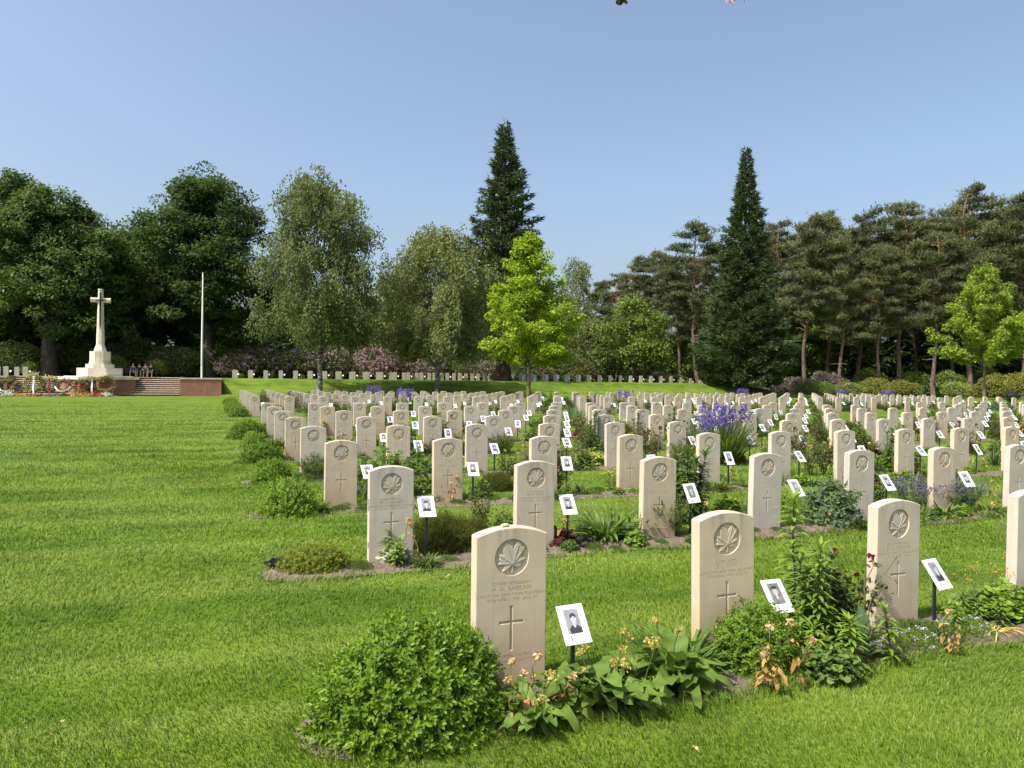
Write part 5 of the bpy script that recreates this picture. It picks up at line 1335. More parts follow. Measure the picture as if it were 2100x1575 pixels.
def lily(seed, H, stems, leafm, spread=.06, ll=.085, bud=True):
    rng = np.random.default_rng(seed); mb, ms = MB(), MB()
    for s in range(stems):
        b = rng.normal(0, spread, 3); b[2] = 0; h = H * rng.uniform(.72, 1.0) if s else H
        top = b + np.array([rng.normal(0, .04), rng.normal(0, .04), h]); path = limb_path(b, top, 0, rng, 6); path[1:-1] = path[1:-1] * .25 + (b + (top - b) * np.linspace(0, 1, 6)[1:-1, None]) * .75; tube(ms, path, np.linspace(.0065, .003, 6), 5)
        n = int(135 * h / .8); q = np.sort(rng.random(n) ** .8) * .95 + .05
        P = np.stack([np.interp(q, np.linspace(0, 1, 6), path[:, c]) for c in range(3)], -1)
        th = np.arange(n) * 2.4 + rng.uniform(0, .6, n); el = np.where(q > .93, 1.0, .35 - .25 * (1 - q))
        d = np.stack([np.cos(th) * np.cos(el), np.sin(th) * np.cos(el), np.sin(el)], -1)
        t = blade_leaf(1, .20, .8, 5)
        put(mb, t, P, d, np.tile([0, 0, 1.], (n, 1)), ll * rng.uniform(.75, 1.2, n) * (1.15 - .35 * q), tint=np.clip(.25 + .5 * q + rng.normal(0, .12, n), 0, 1), rng=rng)
    return [('foliage', mb.build('foliage', leafm)), ('stem', ms.build('stem', M['stem_red']))]
def straps(seed, n, L, wid, leafm, spread=.08, el=(.5, 1.3), curve=(.5, 1.6), kinds=5):
    rng = np.random.default_rng(seed); mb = MB()
    for k in range(kinds):
        t = blade_leaf(1, wid / L, rng.uniform(*curve), 7, wave=.3, seed=seed + k); m = n // kinds
        th = rng.random(m) * 6.28; e = rng.uniform(*el, m); r = rng.random(m) ** .5 * spread
        P = np.stack([np.cos(th) * r, np.sin(th) * r, np.full(m, .005)], -1); th2 = th + rng.normal(0, .5, m)
        d = np.stack([np.cos(th2) * np.cos(e), np.sin(th2) * np.cos(e), np.sin(e)], -1)
        put(mb, t, P, d, np.tile([0, 0, 1.], (m, 1)) + rng.normal(0, .15, (m, 3)), L * rng.uniform(.55, 1.1, m), rng=rng)
    return mb
def flowers_on_stems(seed, n, H, spread, petm, petal=.02, npet=8, stemr=.0016, tall=.25, cup=.3, stemm=None, droop=0.0):
    rng = np.random.default_rng(seed); ms, mf = MB(), MB(); C = []
    for k in range(n):
        th = rng.random() * 6.28; r = rng.random() ** .5 * spread; b = np.array([math.cos(th) * r * .5, math.sin(th) * r * .5, 0]); h = H * rng.uniform(1 - tall, 1 + tall * .3)
        tip = np.array([math.cos(th) * r, math.sin(th) * r, h]); tube(ms, limb_path(b, tip, .02, rng, 4), stemr, 4); C.append(tip)
    C = np.repeat(np.array(C), npet, 0); m = len(C); th = np.tile(np.arange(npet) / npet * 6.28, n) + rng.normal(0, .2, m)
    d = np.stack([np.cos(th), np.sin(th), np.full(m, cup) + rng.normal(0, .25, m)], -1)
    put(mf, KITE, C, d, np.tile([0, 0, 1.], (m, 1)) + rng.normal(0, .2, (m, 3)), petal * rng.uniform(.8, 1.2, m), rng=rng)
    return [('stem', ms.build('stem', stemm or M['stem'])), ('blooms', mf.build('blooms', petm))]
def iris(seed, H=.72):
    mb = straps(seed, 230, H, .022, M['g_mid'], .16, (.85, 1.45), (.2, 1.0)); rng = np.random.default_rng(seed)
    ms, mf = MB(), MB(); C = []
    for k in range(46):
        th = rng.random() * 6.28; r = rng.random() ** .5 * .36; tip = np.array([math.cos(th) * r, math.sin(th) * r, H * rng.uniform(.86, 1.22)])
        tube(ms, [[tip[0] * .3, tip[1] * .3, 0], tip * [.7, .7, .6], tip], .003, 4); C.append(tip); C.append(tip - [0.01, 0, .06])
    C = np.repeat(np.array(C), 10, 0) + rng.normal(0, .016, (920, 3)); n = len(C)
    put(mf, KITE, C, rdir(rng, n) + [0, 0, .1], rdir(rng, n), rng.uniform(.025, .05, n), rng=rng)
    return [('foliage', mb.build('foliage', M['g_mid'])), ('stem', ms.build('stem', M['stem'])), ('blooms', mf.build('blooms', M['f_iris']))]
def lavender(seed, H=.42, w=.34, fm='f_lav', lm='g_blue'):
    rng = np.random.default_rng(seed); mb, ms, mf = MB(), MB(), MB()
    n = 90
    for k in range(n):
        th = rng.random() * 6.28; r = rng.random() ** .5; b = np.array([math.cos(th) * r * .08, math.sin(th) * r * .08, 0]); h = H * rng.uniform(.7, 1.1)
        tip = np.array([math.cos(th) * r * w, math.sin(th) * r * w, h * (1 - .25 * r)]); p = limb_path(b, tip, .03, rng, 5); tube(ms, p, .0015, 3)
        q = rng.uniform(.15, .75, 12); P = np.stack([np.interp(q, np.linspace(0, 1, 5), p[:, c]) for c in range(3)], -1)
        put(mb, SLIM, P, rdir(rng, 12) + [0, 0, .8], rdir(rng, 12), rng.uniform(.03, .06, 12), rng=rng)
        q = rng.uniform(.76, 1.0, 14); P = np.stack([np.interp(q, np.linspace(0, 1, 5), p[:, c]) for c in range(3)], -1) + rng.normal(0, .004, (14, 3))
        put(mf, KITE, P, rdir(rng, 14) + [0, 0, .6], rdir(rng, 14), rng.uniform(.010, .018, 14), rng=rng)
    return [('foliage', mb.build('foliage', M[lm])), ('stem', ms.build('stem', M['stem'])), ('blooms', mf.build('blooms', M[fm]))]
def rose(seed, H=.5, fm=None, nf=3):
    rng = np.random.default_rng(seed); mb, ms, mf = MB(), MB(), MB(); tips = []
    for k in range(9):
        th = k * 2.4; r = rng.uniform(.05, .24); tip = np.array([math.cos(th) * r, math.sin(th) * r, H * rng.uniform(.55, 1.0)]); p = limb_path([0, 0, 0], tip, .03, rng, 6); tube(ms, p, np.linspace(.005, .002, 6), 4); tips.append(tip)
        m = 46; q = rng.uniform(.2, 1, m); P = np.stack([np.interp(q, np.linspace(0, 1, 6), p[:, c]) for c in range(3)], -1) + rng.normal(0, .035, (m, 3)); P[:, 2] = np.maximum(P[:, 2], .02)
        put(mb, OVAL, P, rdir(rng, m) + [0, 0, -.1], nrm(rdir(rng, m) + [0, 0, 1.4]), rng.uniform(.030, .052, m), rng=rng)
    out = [('foliage', mb.build('foliage', M['g_rose'])), ('stem', ms.build('stem', M['stem_red']))]
    if fm:
        C = np.repeat(np.array(tips[:nf]), 16, 0); n = len(C); d = rdir(rng, n) + [0, 0, .5]
        put(mf, ROUND, C + nrm(d) * .006, d, rdir(rng, n), rng.uniform(.016, .028, n), rng=rng); out.append(('blooms', mf.build('blooms', M[fm])))
    return out
def wilted(seed, H=.36, nstem=2, leaves=4):
    rng = np.random.default_rng(seed); ms, mf, ml = MB(), MB(), MB()
    for k in range(nstem):
        b = np.array([rng.normal(0, .03), rng.normal(0, .03), 0]); h = H * rng.uniform(.7, 1.0); tip = b + [rng.normal(0, .07), rng.normal(0, .06), h]
        path = limb_path(b, tip, 0, rng, 6); tube(ms, path, .0028, 5)
        m = 44; o = rdir(rng, m); put(mf, OVAL, tip + o * np.array([.010, .010, .013]), nrm(np.cross(o, rdir(rng, m))) + o * .35 + [0, 0, -.35], o, rng.uniform(.014, .027, m), rng=rng)
        m = leaves; q = rng.uniform(.2, .75, m); P = np.stack([np.interp(q, np.linspace(0, 1, 6), path[:, c]) for c in range(3)], -1)
        for z in range(m):
            t = blade_leaf(1, .32, rng.uniform(1.2, 2.4), 6, wave=.9, fold=.5, seed=seed * 7 + z + k * 31); th = rng.random() * 6.28
            put(ml, t, P[z:z + 1], np.array([[math.cos(th), math.sin(th), .3]]), np.array([[0, 0, 1.]]), rng.uniform(.06, .12), rng=rng)
    return [('stem', ms.build('stem', M['stem'])), ('dry_bloom', mf.build('dry_bloom', M['dry'])), ('dry_foliage', ml.build('dry_foliage', M['dryleaf']))]
def matplant(seed, w=.5, d=.34, h=.09, leafm='g_bright', fm='f_lilac', nf=40, leaf=.022):
    rng = np.random.default_rng(seed); mb, mf = MB(), MB(); n = 2600
    P = np.stack([rng.normal(0, w * .27, n), rng.normal(0, d * .27, n), np.zeros(n)], -1); r2 = (P[:, 0] / (w / 2)) ** 2 + (P[:, 1] / (d / 2)) ** 2; P = P[r2 < 1]; r2 = r2[r2 < 1]
    P[:, 2] = h * (1 - r2 ** 2) * rng.uniform(.3, 1.0, len(P)) + .004; n = len(P)
    put(mb, SLIM, P, rng.normal(0, .8, (n, 3)) + [0, 0, .7], rdir(rng, n), rng.uniform(.7, 1.5, n) * leaf, rng=rng)
    out = [('foliage', mb.build('foliage', M[leafm]))]
    if fm:
        C = P[rng.integers(0, n, nf)] + [0, 0, .012]; C = np.repeat(C, 9, 0) + rng.normal(0, .006, (nf * 9, 3)); th = rng.random(nf * 9) * 6.28
        put(mf, KITE, C, np.stack([np.cos(th), np.sin(th), np.full(nf * 9, .3)], -1), np.tile([0, 0, 1.], (nf * 9, 1)) + rng.normal(0, .3, (nf * 9, 3)), rng.uniform(.010, .017, nf * 9), rng=rng); out.append(('blooms', mf.build('blooms', M[fm])))
    return out
def leafclump(seed, w, h, leaf, n, leafm, tmpl=OVAL, el=(.1, 1.0)):
    """generic perennial: leaves on short stalks filling a mound"""
    rng = np.random.default_rng(seed); mb = MB()
    P, N, r = dome_pts(n, w, w * .85, h, rng, .12, .25, seed); n = len(P); P = P * (rng.uniform(.35, 1.0, n) ** .5)[:, None]; P[:, 2] = np.maximum(P[:, 2], .012)
    d = N + rng.normal(0, .6, (n, 3)); d[:, 2] = np.abs(d[:, 2]) * .6 - .15
    put(mb, tmpl, P - nrm(d) * leaf * .4, d, nrm(N + [0, 0, .9] + rng.normal(0, .3, (n, 3))), rng.uniform(.65, 1.25, n) * leaf, rng=rng)
    ms = MB()
    for k in range(14): tube(ms, [[0, 0, 0], P[k] * .6, P[k]], .0025, 4)
    return [('foliage', mb.build('foliage', leafm)), ('stem', ms.build('stem', M['stem']))]
DELPH = (np.array([[0, 0, 0], [.10, .35, .02], [.55, .50, -.05], [.16, .52, .03], [.34, .85, -.06], [.06, .60, .03], [0, 1.0, -.1], [-.06, .60, .03], [-.34, .85, -.06], [-.16, .52, .03], [-.55, .50, -.05], [-.10, .35, .02]]),
         [np.array([[0, 1, 11], [1, 2, 3], [3, 4, 5], [5, 6, 7], [7, 8, 9], [9, 10, 11], [1, 3, 11], [3, 9, 11], [3, 5, 9], [5, 7, 9]])])
PROTO = {
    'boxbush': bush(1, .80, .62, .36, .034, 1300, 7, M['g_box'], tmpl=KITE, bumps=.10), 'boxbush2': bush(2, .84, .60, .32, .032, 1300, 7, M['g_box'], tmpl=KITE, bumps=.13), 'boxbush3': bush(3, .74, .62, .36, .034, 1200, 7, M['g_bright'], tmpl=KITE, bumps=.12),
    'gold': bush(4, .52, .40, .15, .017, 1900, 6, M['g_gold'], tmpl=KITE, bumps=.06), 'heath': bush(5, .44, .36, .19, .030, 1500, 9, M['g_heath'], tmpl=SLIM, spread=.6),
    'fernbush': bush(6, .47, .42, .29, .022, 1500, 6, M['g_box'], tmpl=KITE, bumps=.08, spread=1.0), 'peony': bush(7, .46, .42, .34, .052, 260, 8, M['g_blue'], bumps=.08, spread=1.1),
    'lily1': lily(11, .80, 1, M['g_bright'], ll=.135), 'lily2': lily(12, .62, 3, M['g_mid'], .05, .125), 'lily3': lily(13, .34, 3, M['g_bright'], .07, .12), 'lilyd': lily(14, .70, 4, M['g_dark'], .045, .15),
    'iris': iris(15), 'lav': lavender(16), 'lavg': lavender(17, .36, .24, 'stem', 'g_mid'), 'rose1': rose(18), 'rose2': rose(19, .55, 'f_crim', 4), 'rose3': rose(20, .6, 'f_orange', 1), 'rose4': rose(26, .42, 'dry', 4),
    'wilt1': wilted(21, .36, 2), 'wilt2': wilted(22, .42, 1, 3), 'wilt3': wilted(23, .30, 3, 5), 'mat': matplant(24), 'mat2': matplant(25, .4, .3, .07, 'g_mid', None), 'mat3': matplant(27, .42, .3, .1, 'g_bright', 'f_white', 30),
    'hosta': leafclump(28, .52, .17, .060, 330, M['g_lime'], ROUND), 'leafy1': leafclump(29, .40, .26, .055, 330, M['g_mid']), 'leafy2': leafclump(30, .36, .32, .050, 340, M['g_dark']), 'leafy3': leafclump(31, .34, .20, .045, 300, M['g_bright'], ROUND),
    'roundleaf': leafclump(32, .34, .15, .030, 560, M['g_mid'], ROUND), 'redleaf': leafclump(33, .36, .16, .055, 260, M['g_red'], ROUND), 'blackleaf': leafclump(34, .22, .07, .035, 110, M['g_black'], ROUND), 'silver': leafclump(35, .34, .12, .045, 300, M['g_silver'], ROUND),
    'delph': leafclump(36, .55, .50, .105, 330, M['g_mid'], DELPH),
}
PROTO['feather'] = [('foliage', straps(37, 420, .36, .005, M['g_mid'], .10, (.6, 1.5), (.1, .9)).build('foliage', M['g_blue']))]
PROTO['strap'] = [('foliage', straps(38, 170, .30, .026, M['g_mid'], .12, (.35, 1.25), (.5, 1.7)).build('foliage', M['g_mid']))]
PROTO['blade'] = [('foliage', straps(39, 60, .34, .022, M['g_blue'], .07, (.9, 1.4), (.1, .8)).build('foliage', M['g_blue']))]
PROTO['yellowgrass'] = [('foliage', straps(40, 34, .24, .008, M['f_seed'], .03, (.2, .8), (1.0, 2.2)).build('foliage', plainmat('yellow_leaf', (.55, .40, .05), .6)))]
PROTO['umbel'] = flowers_on_stems(41, 26, .42, .20, M['f_white'], .016, 14, .0014) + [PROTO['mat2'][0]]
PROTO['yellow'] = flowers_on_stems(42, 26, .24, .20, M['f_yel'], .018, 8) + [leafclump(43, .3, .12, .03, 260, M['g_mid'])[0]]
PROTO['geum'] = flowers_on_stems(44, 18, .34, .22, M['f_orange'], .014, 7, .0013) + [leafclump(45, .4, .14, .055, 240, M['g_mid'], ROUND)[0]]
PROTO['purplemass'] = [('foliage', PROTO['iris'][0][1]), ('blooms', PROTO['iris'][2][1])]
DESC = {'boxbush': ('rounded_bush', 'rounded bright green clipped bush'), 'boxbush2': ('rounded_bush', 'rounded fine-leaved green bush'), 'boxbush3': ('rounded_bush', 'rounded yellow-green bush'), 'gold': ('low_bush', 'low golden-green mound'), 'heath': ('heath_plant', 'brownish green heath mound'),
        'fernbush': ('fern_bush', 'dense fern-green bush'), 'peony': ('peony_plant', 'blue-green domed peony plant'), 'lily1': ('lily_plant', 'single tall leafy lily stem'), 'lily2': ('lily_plant', 'cluster of green lily stems'), 'lily3': ('lily_plant', 'short bright green lily shoots'), 'lilyd': ('lily_plant', 'dense dark lily cluster'),
        'iris': ('iris_plant', 'iris clump with purple flowers'), 'lav': ('lavender_plant', 'lavender-like plant with violet spikes'), 'lavg': ('lavender_plant', 'feathery green lavender without flowers'), 'rose1': ('rose_bush', 'reddish-leaved rose bush'), 'rose2': ('rose_bush', 'rose bush with dark crimson blooms'), 'rose3': ('rose_bush', 'rose with one orange bloom'), 'rose4': ('rose_bush', 'rose bush with faded beige blooms'),
        'wilt1': ('withered_tulip', 'withered beige tulip pair'), 'wilt2': ('withered_tulip', 'single withered beige tulip'), 'wilt3': ('withered_tulip', 'cluster of withered brown tulips'), 'mat': ('mat_plant', 'low mat dotted with lilac flowers'), 'mat2': ('mat_plant', 'low fine green mat'), 'mat3': ('mat_plant', 'low mat with small white flowers'),
        'hosta': ('hosta_plant', 'yellow-green broad-leaved mound'), 'leafy1': ('leafy_perennial', 'mid-green leafy perennial'), 'leafy2': ('leafy_perennial', 'dark green leafy perennial'), 'leafy3': ('leafy_perennial', 'light round-leaved perennial'), 'roundleaf': ('round_leaf_plant', 'low plant with small round leaves'), 'redleaf': ('heuchera_plant', 'dark red leafy mound'),
        'blackleaf': ('heuchera_plant', 'low tuft of blackish leaves'), 'silver': ('silver_plant', 'silvery pale leafy mat'), 'delph': ('delphinium_plant', 'tall clump of jagged green leaves'), 'feather': ('ornamental_grass', 'fine feathery grass tuft'), 'strap': ('strap_leaf_plant', 'arching long-leaved green clump'), 'blade': ('iris_plant', 'upright grey-green sword leaves'),
        'yellowgrass': ('yellowed_grass', 'tuft of drooping yellow leaves'), 'umbel': ('umbel_plant', 'airy plant with creamy white flower heads'), 'yellow': ('yellow_daisy', 'plant with bright yellow flowers'), 'geum': ('geum_plant', 'plant with small orange flowers'), 'purplemass': ('iris_plant', 'purple flowering clump')}
USED = {}
def plural(w): return w + 'es' if w[-1] in 's' or w.endswith('sh') else (w[:-1] + 'ies' if w[-1] == 'y' and w[-2] not in 'aeiou' else w + 's')
def plant(kind, x, y, sc=1.0, rz=None, where='', parts=True):
    nm, ds = DESC[kind]; lab = ds + ' ' + where
    if lab in USED: USED[lab] += 1; lab = ds + ', ' + ORD[USED[lab] - 1] + ' one, ' + where
    else: USED[lab] = 1
    rz = rs.uniform(0, 6.28) if rz is None else rz
    z = gz(x, y)
    t = thing(nm, lab, 'plant', (x, y, z + .008), rz, plural(nm.replace('_', ' ')) + ' in the flower beds', sc=sc)
    for pn, me in PROTO[kind]:
        o = mobj(pn, me, t)
        if pn in ('foliage', 'blooms', 'dry_foliage'): o['kind'] = 'stuff'
    return t
def gp(px, py):
    """surveyed ground position for a spot of the photo"""
    a, b = px - 1050, py - 787.5; c, s = math.cos(ROLL), math.sin(ROLL)
    u = c * a + s * b; v = -s * a + c * b; d = (u / FPX, 1.0, -v / FPX)
    Y = d[1] * math.cos(PITCH) + d[2] * math.sin(PITCH); Z = -d[1] * math.sin(PITCH) + d[2] * math.cos(PITCH)
    t = -CAMZ / Z; return d[0] * t, Y * t
def pp(kind, px, py, sc=1.0, where='', rz=None):
    x, y = gp(px, py); return plant(kind, x, y, sc, rz, where)
# --- front row, left to right
x, y, _ = W(A0 - .35, B0 - .14)
big = bush(50, .82, .64, .375, .034, 1650, 9, M['g_box'], bumps=.065, spread=.95, inner=.30)
t = thing('rounded_bush', 'largest round bright green bush, at the corner of the front bed', 'plant', (x, y, .005), .6, 'rounded bushs in the flower beds')
t['group'] = 'rounded bushes in the flower beds'
for pn, me in big:
    o = mobj(pn, me, t)
    if pn == 'foliage': o['kind'] = 'stuff'
def primula(px, py, label, seed, n=24, s=1.0, fl=6):
    x, y = gp(px, py); rng = np.random.default_rng(seed)
    t = thing('primula_plant', label, 'plant', (x, y, .012), 0, 'broad-leaved primulas in the front bed')
    metas = []
    for k in range(4):
        mb = MB(); V, F = blade_leaf(.215, .072, (.5, .9, 1.4, 1.9)[k], 10, fold=.35, wave=.6, seed=k); mb.add(V, F[0], 0, np.clip(.2 + .18 * k + np.random.default_rng(k).normal(0, .2, len(V)), 0, 1)); metas.append(mb.build('leaf', M['g_prim'], True))
    for k in range(n):
        o = mobj('leaf', metas[rng.integers(0, 4)], t, (rng.normal(0, .035), rng.normal(0, .03), rng.uniform(.01, .06)), 0, float(s * rng.uniform(.7, 1.15)))
        o.rotation_euler = (rng.uniform(.15, 1.15), rng.normal(0, .25), k * 2.4 + rng.normal(0, .3))
    ms = MB()
    for k in range(fl):
        th = rng.random() * 6.28; tip = np.array([math.cos(th) * .09, math.sin(th) * .07, rng.uniform(.14, .26)]) * s; mf = MB()
        tube(ms, limb_path([0, 0, .02], tip, .01, rng, 4), .0025, 5); m = 34
        put(mf, KITE, tip + rng.normal(0, .008, (m, 3)), rdir(rng, m) + [0, 0, .2], rdir(rng, m), rng.uniform(.011, .019, m), rng=rng); mobj('seed_head', mf.build('seed_head', M['f_seed']), t)
    mobj('stem', ms.build('stem', M['stem']), t)
primula(1095, 1490, 'broad-leaved plant with withered tulips beside the biggest bush', 61, 30, 1.0, 3)
primula(1235, 1455, 'broad-leaved primula with yellow seed heads right of the nearest placard', 62, 38, 1.25, 7)
primula(1378, 1415, 'upright broad-leaved primula left of the fern-green bush', 63, 44, 1.45, 6)
primula(1160, 1450, 'broad-leaved plant at the foot of the nearest placard stake', 64, 26, .95, 2)
primula(1315, 1430, 'broad-leaved primula with drooping leaves between its two neighbours', 65, 32, 1.2, 4)
FR = 'in the front bed'
pp('wilt3', 1100, 1482, .95, 'beside the biggest bush ' + FR); pp('wilt1', 1060, 1500, .8, 'touching the biggest bush ' + FR)
pp('blackleaf', 1250, 1425, .8, 'between the two primulas ' + FR); pp('blackleaf', 1330, 1440, .7, 'under the upright primula ' + FR)
pp('strap', 1405, 1375, .95, 'left of the half-hidden headstone ' + FR)
x, y, _ = W(A0 + CS + .22, B0 - .20); plant('fernbush', x, y, 1.02, 0.3, 'at the foot of the half-hidden headstone')
pp('wilt3', 1597, 1420, 1.05, 'before the dark portrait placard ' + FR); pp('wilt2', 1612, 1405, .95, 'below the dark portrait placard ' + FR)
pp('lily1', 1648, 1318, 1.05, 'behind the dark portrait placard ' + FR, .4); pp('lily1', 1690, 1345, .78, 'right of the dark portrait placard ' + FR, 2.0)
pp('lilyd', 1722, 1325, .58, 'left of the third headstone ' + FR); pp('rose2', 1745, 1315, .95, 'left of the third headstone ' + FR); pp('rose1', 1700, 1310, .8, 'behind the lilies ' + FR)
pp('lilyd', 1685, 1318, .72, 'behind the second tall lily ' + FR); pp('lily2', 1665, 1330, .85, 'between the two tall lilies ' + FR)
pp('lily3', 1672, 1375, .8, 'before the tall lilies ' + FR); pp('lily3', 1752, 1362, .85, 'above the round-leaved plant ' + FR)
pp('roundleaf', 1705, 1390, 1.0, 'under the lilies ' + FR); pp('leafy2', 1660, 1335, .8, 'under the tall lily ' + FR)
def big_tulip():
    x, y = gp(1778, 1358); t = thing('tulip_plant', 'broad grey-green tulip leaves with a bent seed stalk before third headstone', 'plant', (x, y, .01), .2)
    for k, (L, rz, rx, cv) in enumerate([(.23, -1.35, .5, 1.5), (.22, -1.0, .15, 1.1), (.2, .3, 1.25, .7), (.19, 2.0, 1.0, 1.0), (.2, -.2, 1.2, .5)]):
        mb = MB(); V, F = blade_leaf(L, .062, cv, 9, fold=.3, wave=.2, seed=k); mb.add(V, F[0], 0, .4); o = mobj('leaf', mb.build('leaf', M['g_blue'], True), t, (0, 0, .03 + .02 * k)); o.rotation_euler = (rx, 0, rz)
    mb = MB(); tube(mb, [[0, 0, 0], [.0, .0, .18], [.01, 0, .30], [.05, 0, .42], [.12, 0, .50], [.165, 0, .555]], .0035, 6); tube(mb, [[.165, 0, .555], [.172, 0, .565], [.182, 0, .58]], [.004, .007, .003], 6, cap=True)
    mobj('seed_stalk', mb.build('seed_stalk', M['stem'], True), t)
    mb = MB(); tube(mb, [[0, .02, 0], [-.01, .02, .22], [-.005, .02, .5]], .004, 6); mobj('stem', mb.build('stem', M['stem'], True), t)
big_tulip()
pp('mat', 1860, 1330, 1.0, 'at the third headstone ' + FR, .35); pp('mat', 1975, 1305, .95, 'under the third placard ' + FR, .4); pp('mat2', 1900, 1310, 1.1, 'among the lilac flowers ' + FR)
pp('wilt2', 1915, 1335, .8, 'lying over the lilac mat ' + FR); pp('wilt3', 1955, 1340, .55, 'at the grass edge ' + FR); pp('yellowgrass', 2040, 1300, .9, 'right of the lilac mat ' + FR)
pp('geum', 2010, 1265, .95, 'right of the third placard ' + FR); pp('leafy3', 2055, 1270, 1.1, 'beside the fourth headstone ' + FR); pp('geum', 2095, 1250, 1.0, 'before the fourth headstone ' + FR)
# --- second row
SR = 'in the second row'
pp('gold', 645, 1168, 1.05, 'at the left end ' + SR, .35); pp('blackleaf', 570, 1165, .9, 'at the left tip ' + SR); pp('blackleaf', 600, 1150, .9, 'behind the golden mound ' + SR)
pp('silver', 808, 1150, 1.0, 'before the first headstone ' + SR); pp('wilt2', 822, 1160, 1.15, 'over the silvery mat ' + SR); pp('wilt2', 868, 1158, 1.1, 'before the heath ' + SR)
pp('heath', 905, 1125, 1.25, 'right of the first placard ' + SR, .3); pp('heath', 960, 1112, .9, 'behind the front headstone ' + SR); pp('rose1', 985, 1095, .85, 'left of the second headstone ' + SR); pp('leafy1', 1035, 1085, .7, 'left of the second headstone ' + SR)
pp('redleaf', 1150, 1120, .9, 'right of the second headstone ' + SR); pp('blackleaf', 1190, 1122, 1.2, 'right of the second placard ' + SR); pp('wilt1', 1135, 1122, .95, 'left of the second placard ' + SR)
pp('strap', 1245, 1105, 1.3, 'between second and third headstones ' + SR); pp('strap', 1300, 1100, .95, 'left of the third headstone ' + SR); pp('lavg', 1370, 1098, 1.25, 'before the third headstone ' + SR); pp('feather', 1345, 1090, .9, 'before the third headstone ' + SR)
pp('lilyd', 1400, 1070, 1.12, 'shading the third headstone ' + SR); pp('lilyd', 1428, 1066, 1.05, 'right of the third headstone ' + SR); pp('wilt2', 1428, 1095, 1.0, 'right of the third placard ' + SR)
pp('leafy3', 1490, 1055, 1.0, 'left of the fourth headstone ' + SR); pp('mat2', 1540, 1055, 1.0, 'before the fourth headstone ' + SR); pp('lily3', 1590, 1050, .9, 'right of the fourth headstone ' + SR)
pp('peony', 1705, 1075, 1.15, 'left of the fifth headstone ' + SR); pp('rose2', 1775, 1060, .95, 'before the fifth headstone ' + SR); pp('lily2', 1815, 1045, 1.0, 'right of the fifth headstone ' + SR); pp('wilt2', 1795, 1060, 1.0, 'right of the fifth headstone ' + SR)
pp('lav', 1870, 1052, 1.1, 'left of the sixth headstone ' + SR); pp('lav', 1930, 1050, 1.15, 'before the sixth headstone ' + SR); pp('lav', 1975, 1045, .95, 'right of the sixth headstone ' + SR); pp('strap', 1935, 1062, .8, 'under the lavender ' + SR); pp('strap', 1875, 1066, .75, 'left of the lavender ' + SR)
pp('wilt1', 2040, 1045, 1.0, 'right of the sixth placard ' + SR); pp('feather', 2075, 1035, .7, 'before the seventh headstone ' + SR)
# --- third row
TR = 'in the third row'
pp('lav', 715, 1030, .55, 'before the first headstone ' + TR); pp('mat', 700, 1040, .7, 'before the first headstone ' + TR); pp('delph', 790, 1022, 1.25, 'between first and second headstones ' + TR); pp('delph', 855, 1010, 1.1, 'left of the second headstone ' + TR); pp('delph', 745, 1015, .9, 'right of the first headstone ' + TR)
pp('umbel', 925, 1022, 1.2, 'before the second headstone ' + TR); pp('wilt3', 925, 1030, 1.1, 'before the second headstone ' + TR); pp('leafy1', 985, 1020, .9, 'right of the second placard ' + TR); pp('heath', 1020, 1005, 1.0, 'left of the third headstone ' + TR); pp('rose1', 1040, 1000, 1.0, 'left of the third headstone ' + TR); pp('mat3', 890, 1030, .9, 'before the second headstone ' + TR)
pp('rose3', 1145, 1010, 1.15, 'right of the third headstone ' + TR); pp('wilt2', 1150, 1015, 1.1, 'left of the third placard ' + TR); pp('blade', 1190, 1010, .4, 'right of the third placard ' + TR); pp('yellow', 1262, 1005, 1.15, 'before the fourth headstone ' + TR); pp('mat2', 1225, 1008, .7, 'left of the yellow flowers ' + TR)
pp('mat2', 1465, 985, 1.2, 'before the fifth headstone ' + TR); pp('wilt1', 1500, 985, 1.1, 'right of the fifth headstone ' + TR); pp('leafy3', 1440, 990, .8, 'before the fifth headstone ' + TR); pp('rose1', 1690, 975, 1.2, 'left of the seventh headstone ' + TR); pp('rose2', 1660, 975, 1.0, 'left of the seventh headstone ' + TR); pp('umbel', 1610, 975, 1.1, 'before the sixth headstone ' + TR)
pp('strap', 1790, 965, 1.2, 'right of the seventh headstone ' + TR); pp('lily2', 1825, 968, 1.2, 'right of the seventh headstone ' + TR); pp('wilt3', 1885, 975, 1.2, 'left of the eighth headstone ' + TR); pp('leafy2', 1865, 972, 1.2, 'left of the eighth headstone ' + TR); pp('blade', 2040, 955, 1.1, 'left of the ninth headstone ' + TR); pp('wilt3', 2010, 960, 1.0, 'right of the eighth placard ' + TR); pp('mat', 1985, 962, .9, 'right of the eighth headstone ' + TR)
# --- low fillers along the first three beds
rg = random.Random(9)
for i, amax in ((0, 5.0), (1, 9.3), (2, 11.5)):
    a = A0 - .1 if i else A0 + 3.1
    while a < A0 + amax:
        x, y, _ = W(a, ROWS[i] - rg.uniform(.06, .30)); kd = rg.choice(['mat2', 'mat2', 'leafy3', 'roundleaf', 'mat3', 'lily3', 'strap', 'wilt2'])
        if in_view(x, y, .2, 30): plant(kd, x, y, rg.uniform(.45, .8), None, 'by the %s stone of the %s bed' % (ordw(int((a - A0 + .5) / CS)), ORD[i]))
        a += rg.uniform(.16, .34)
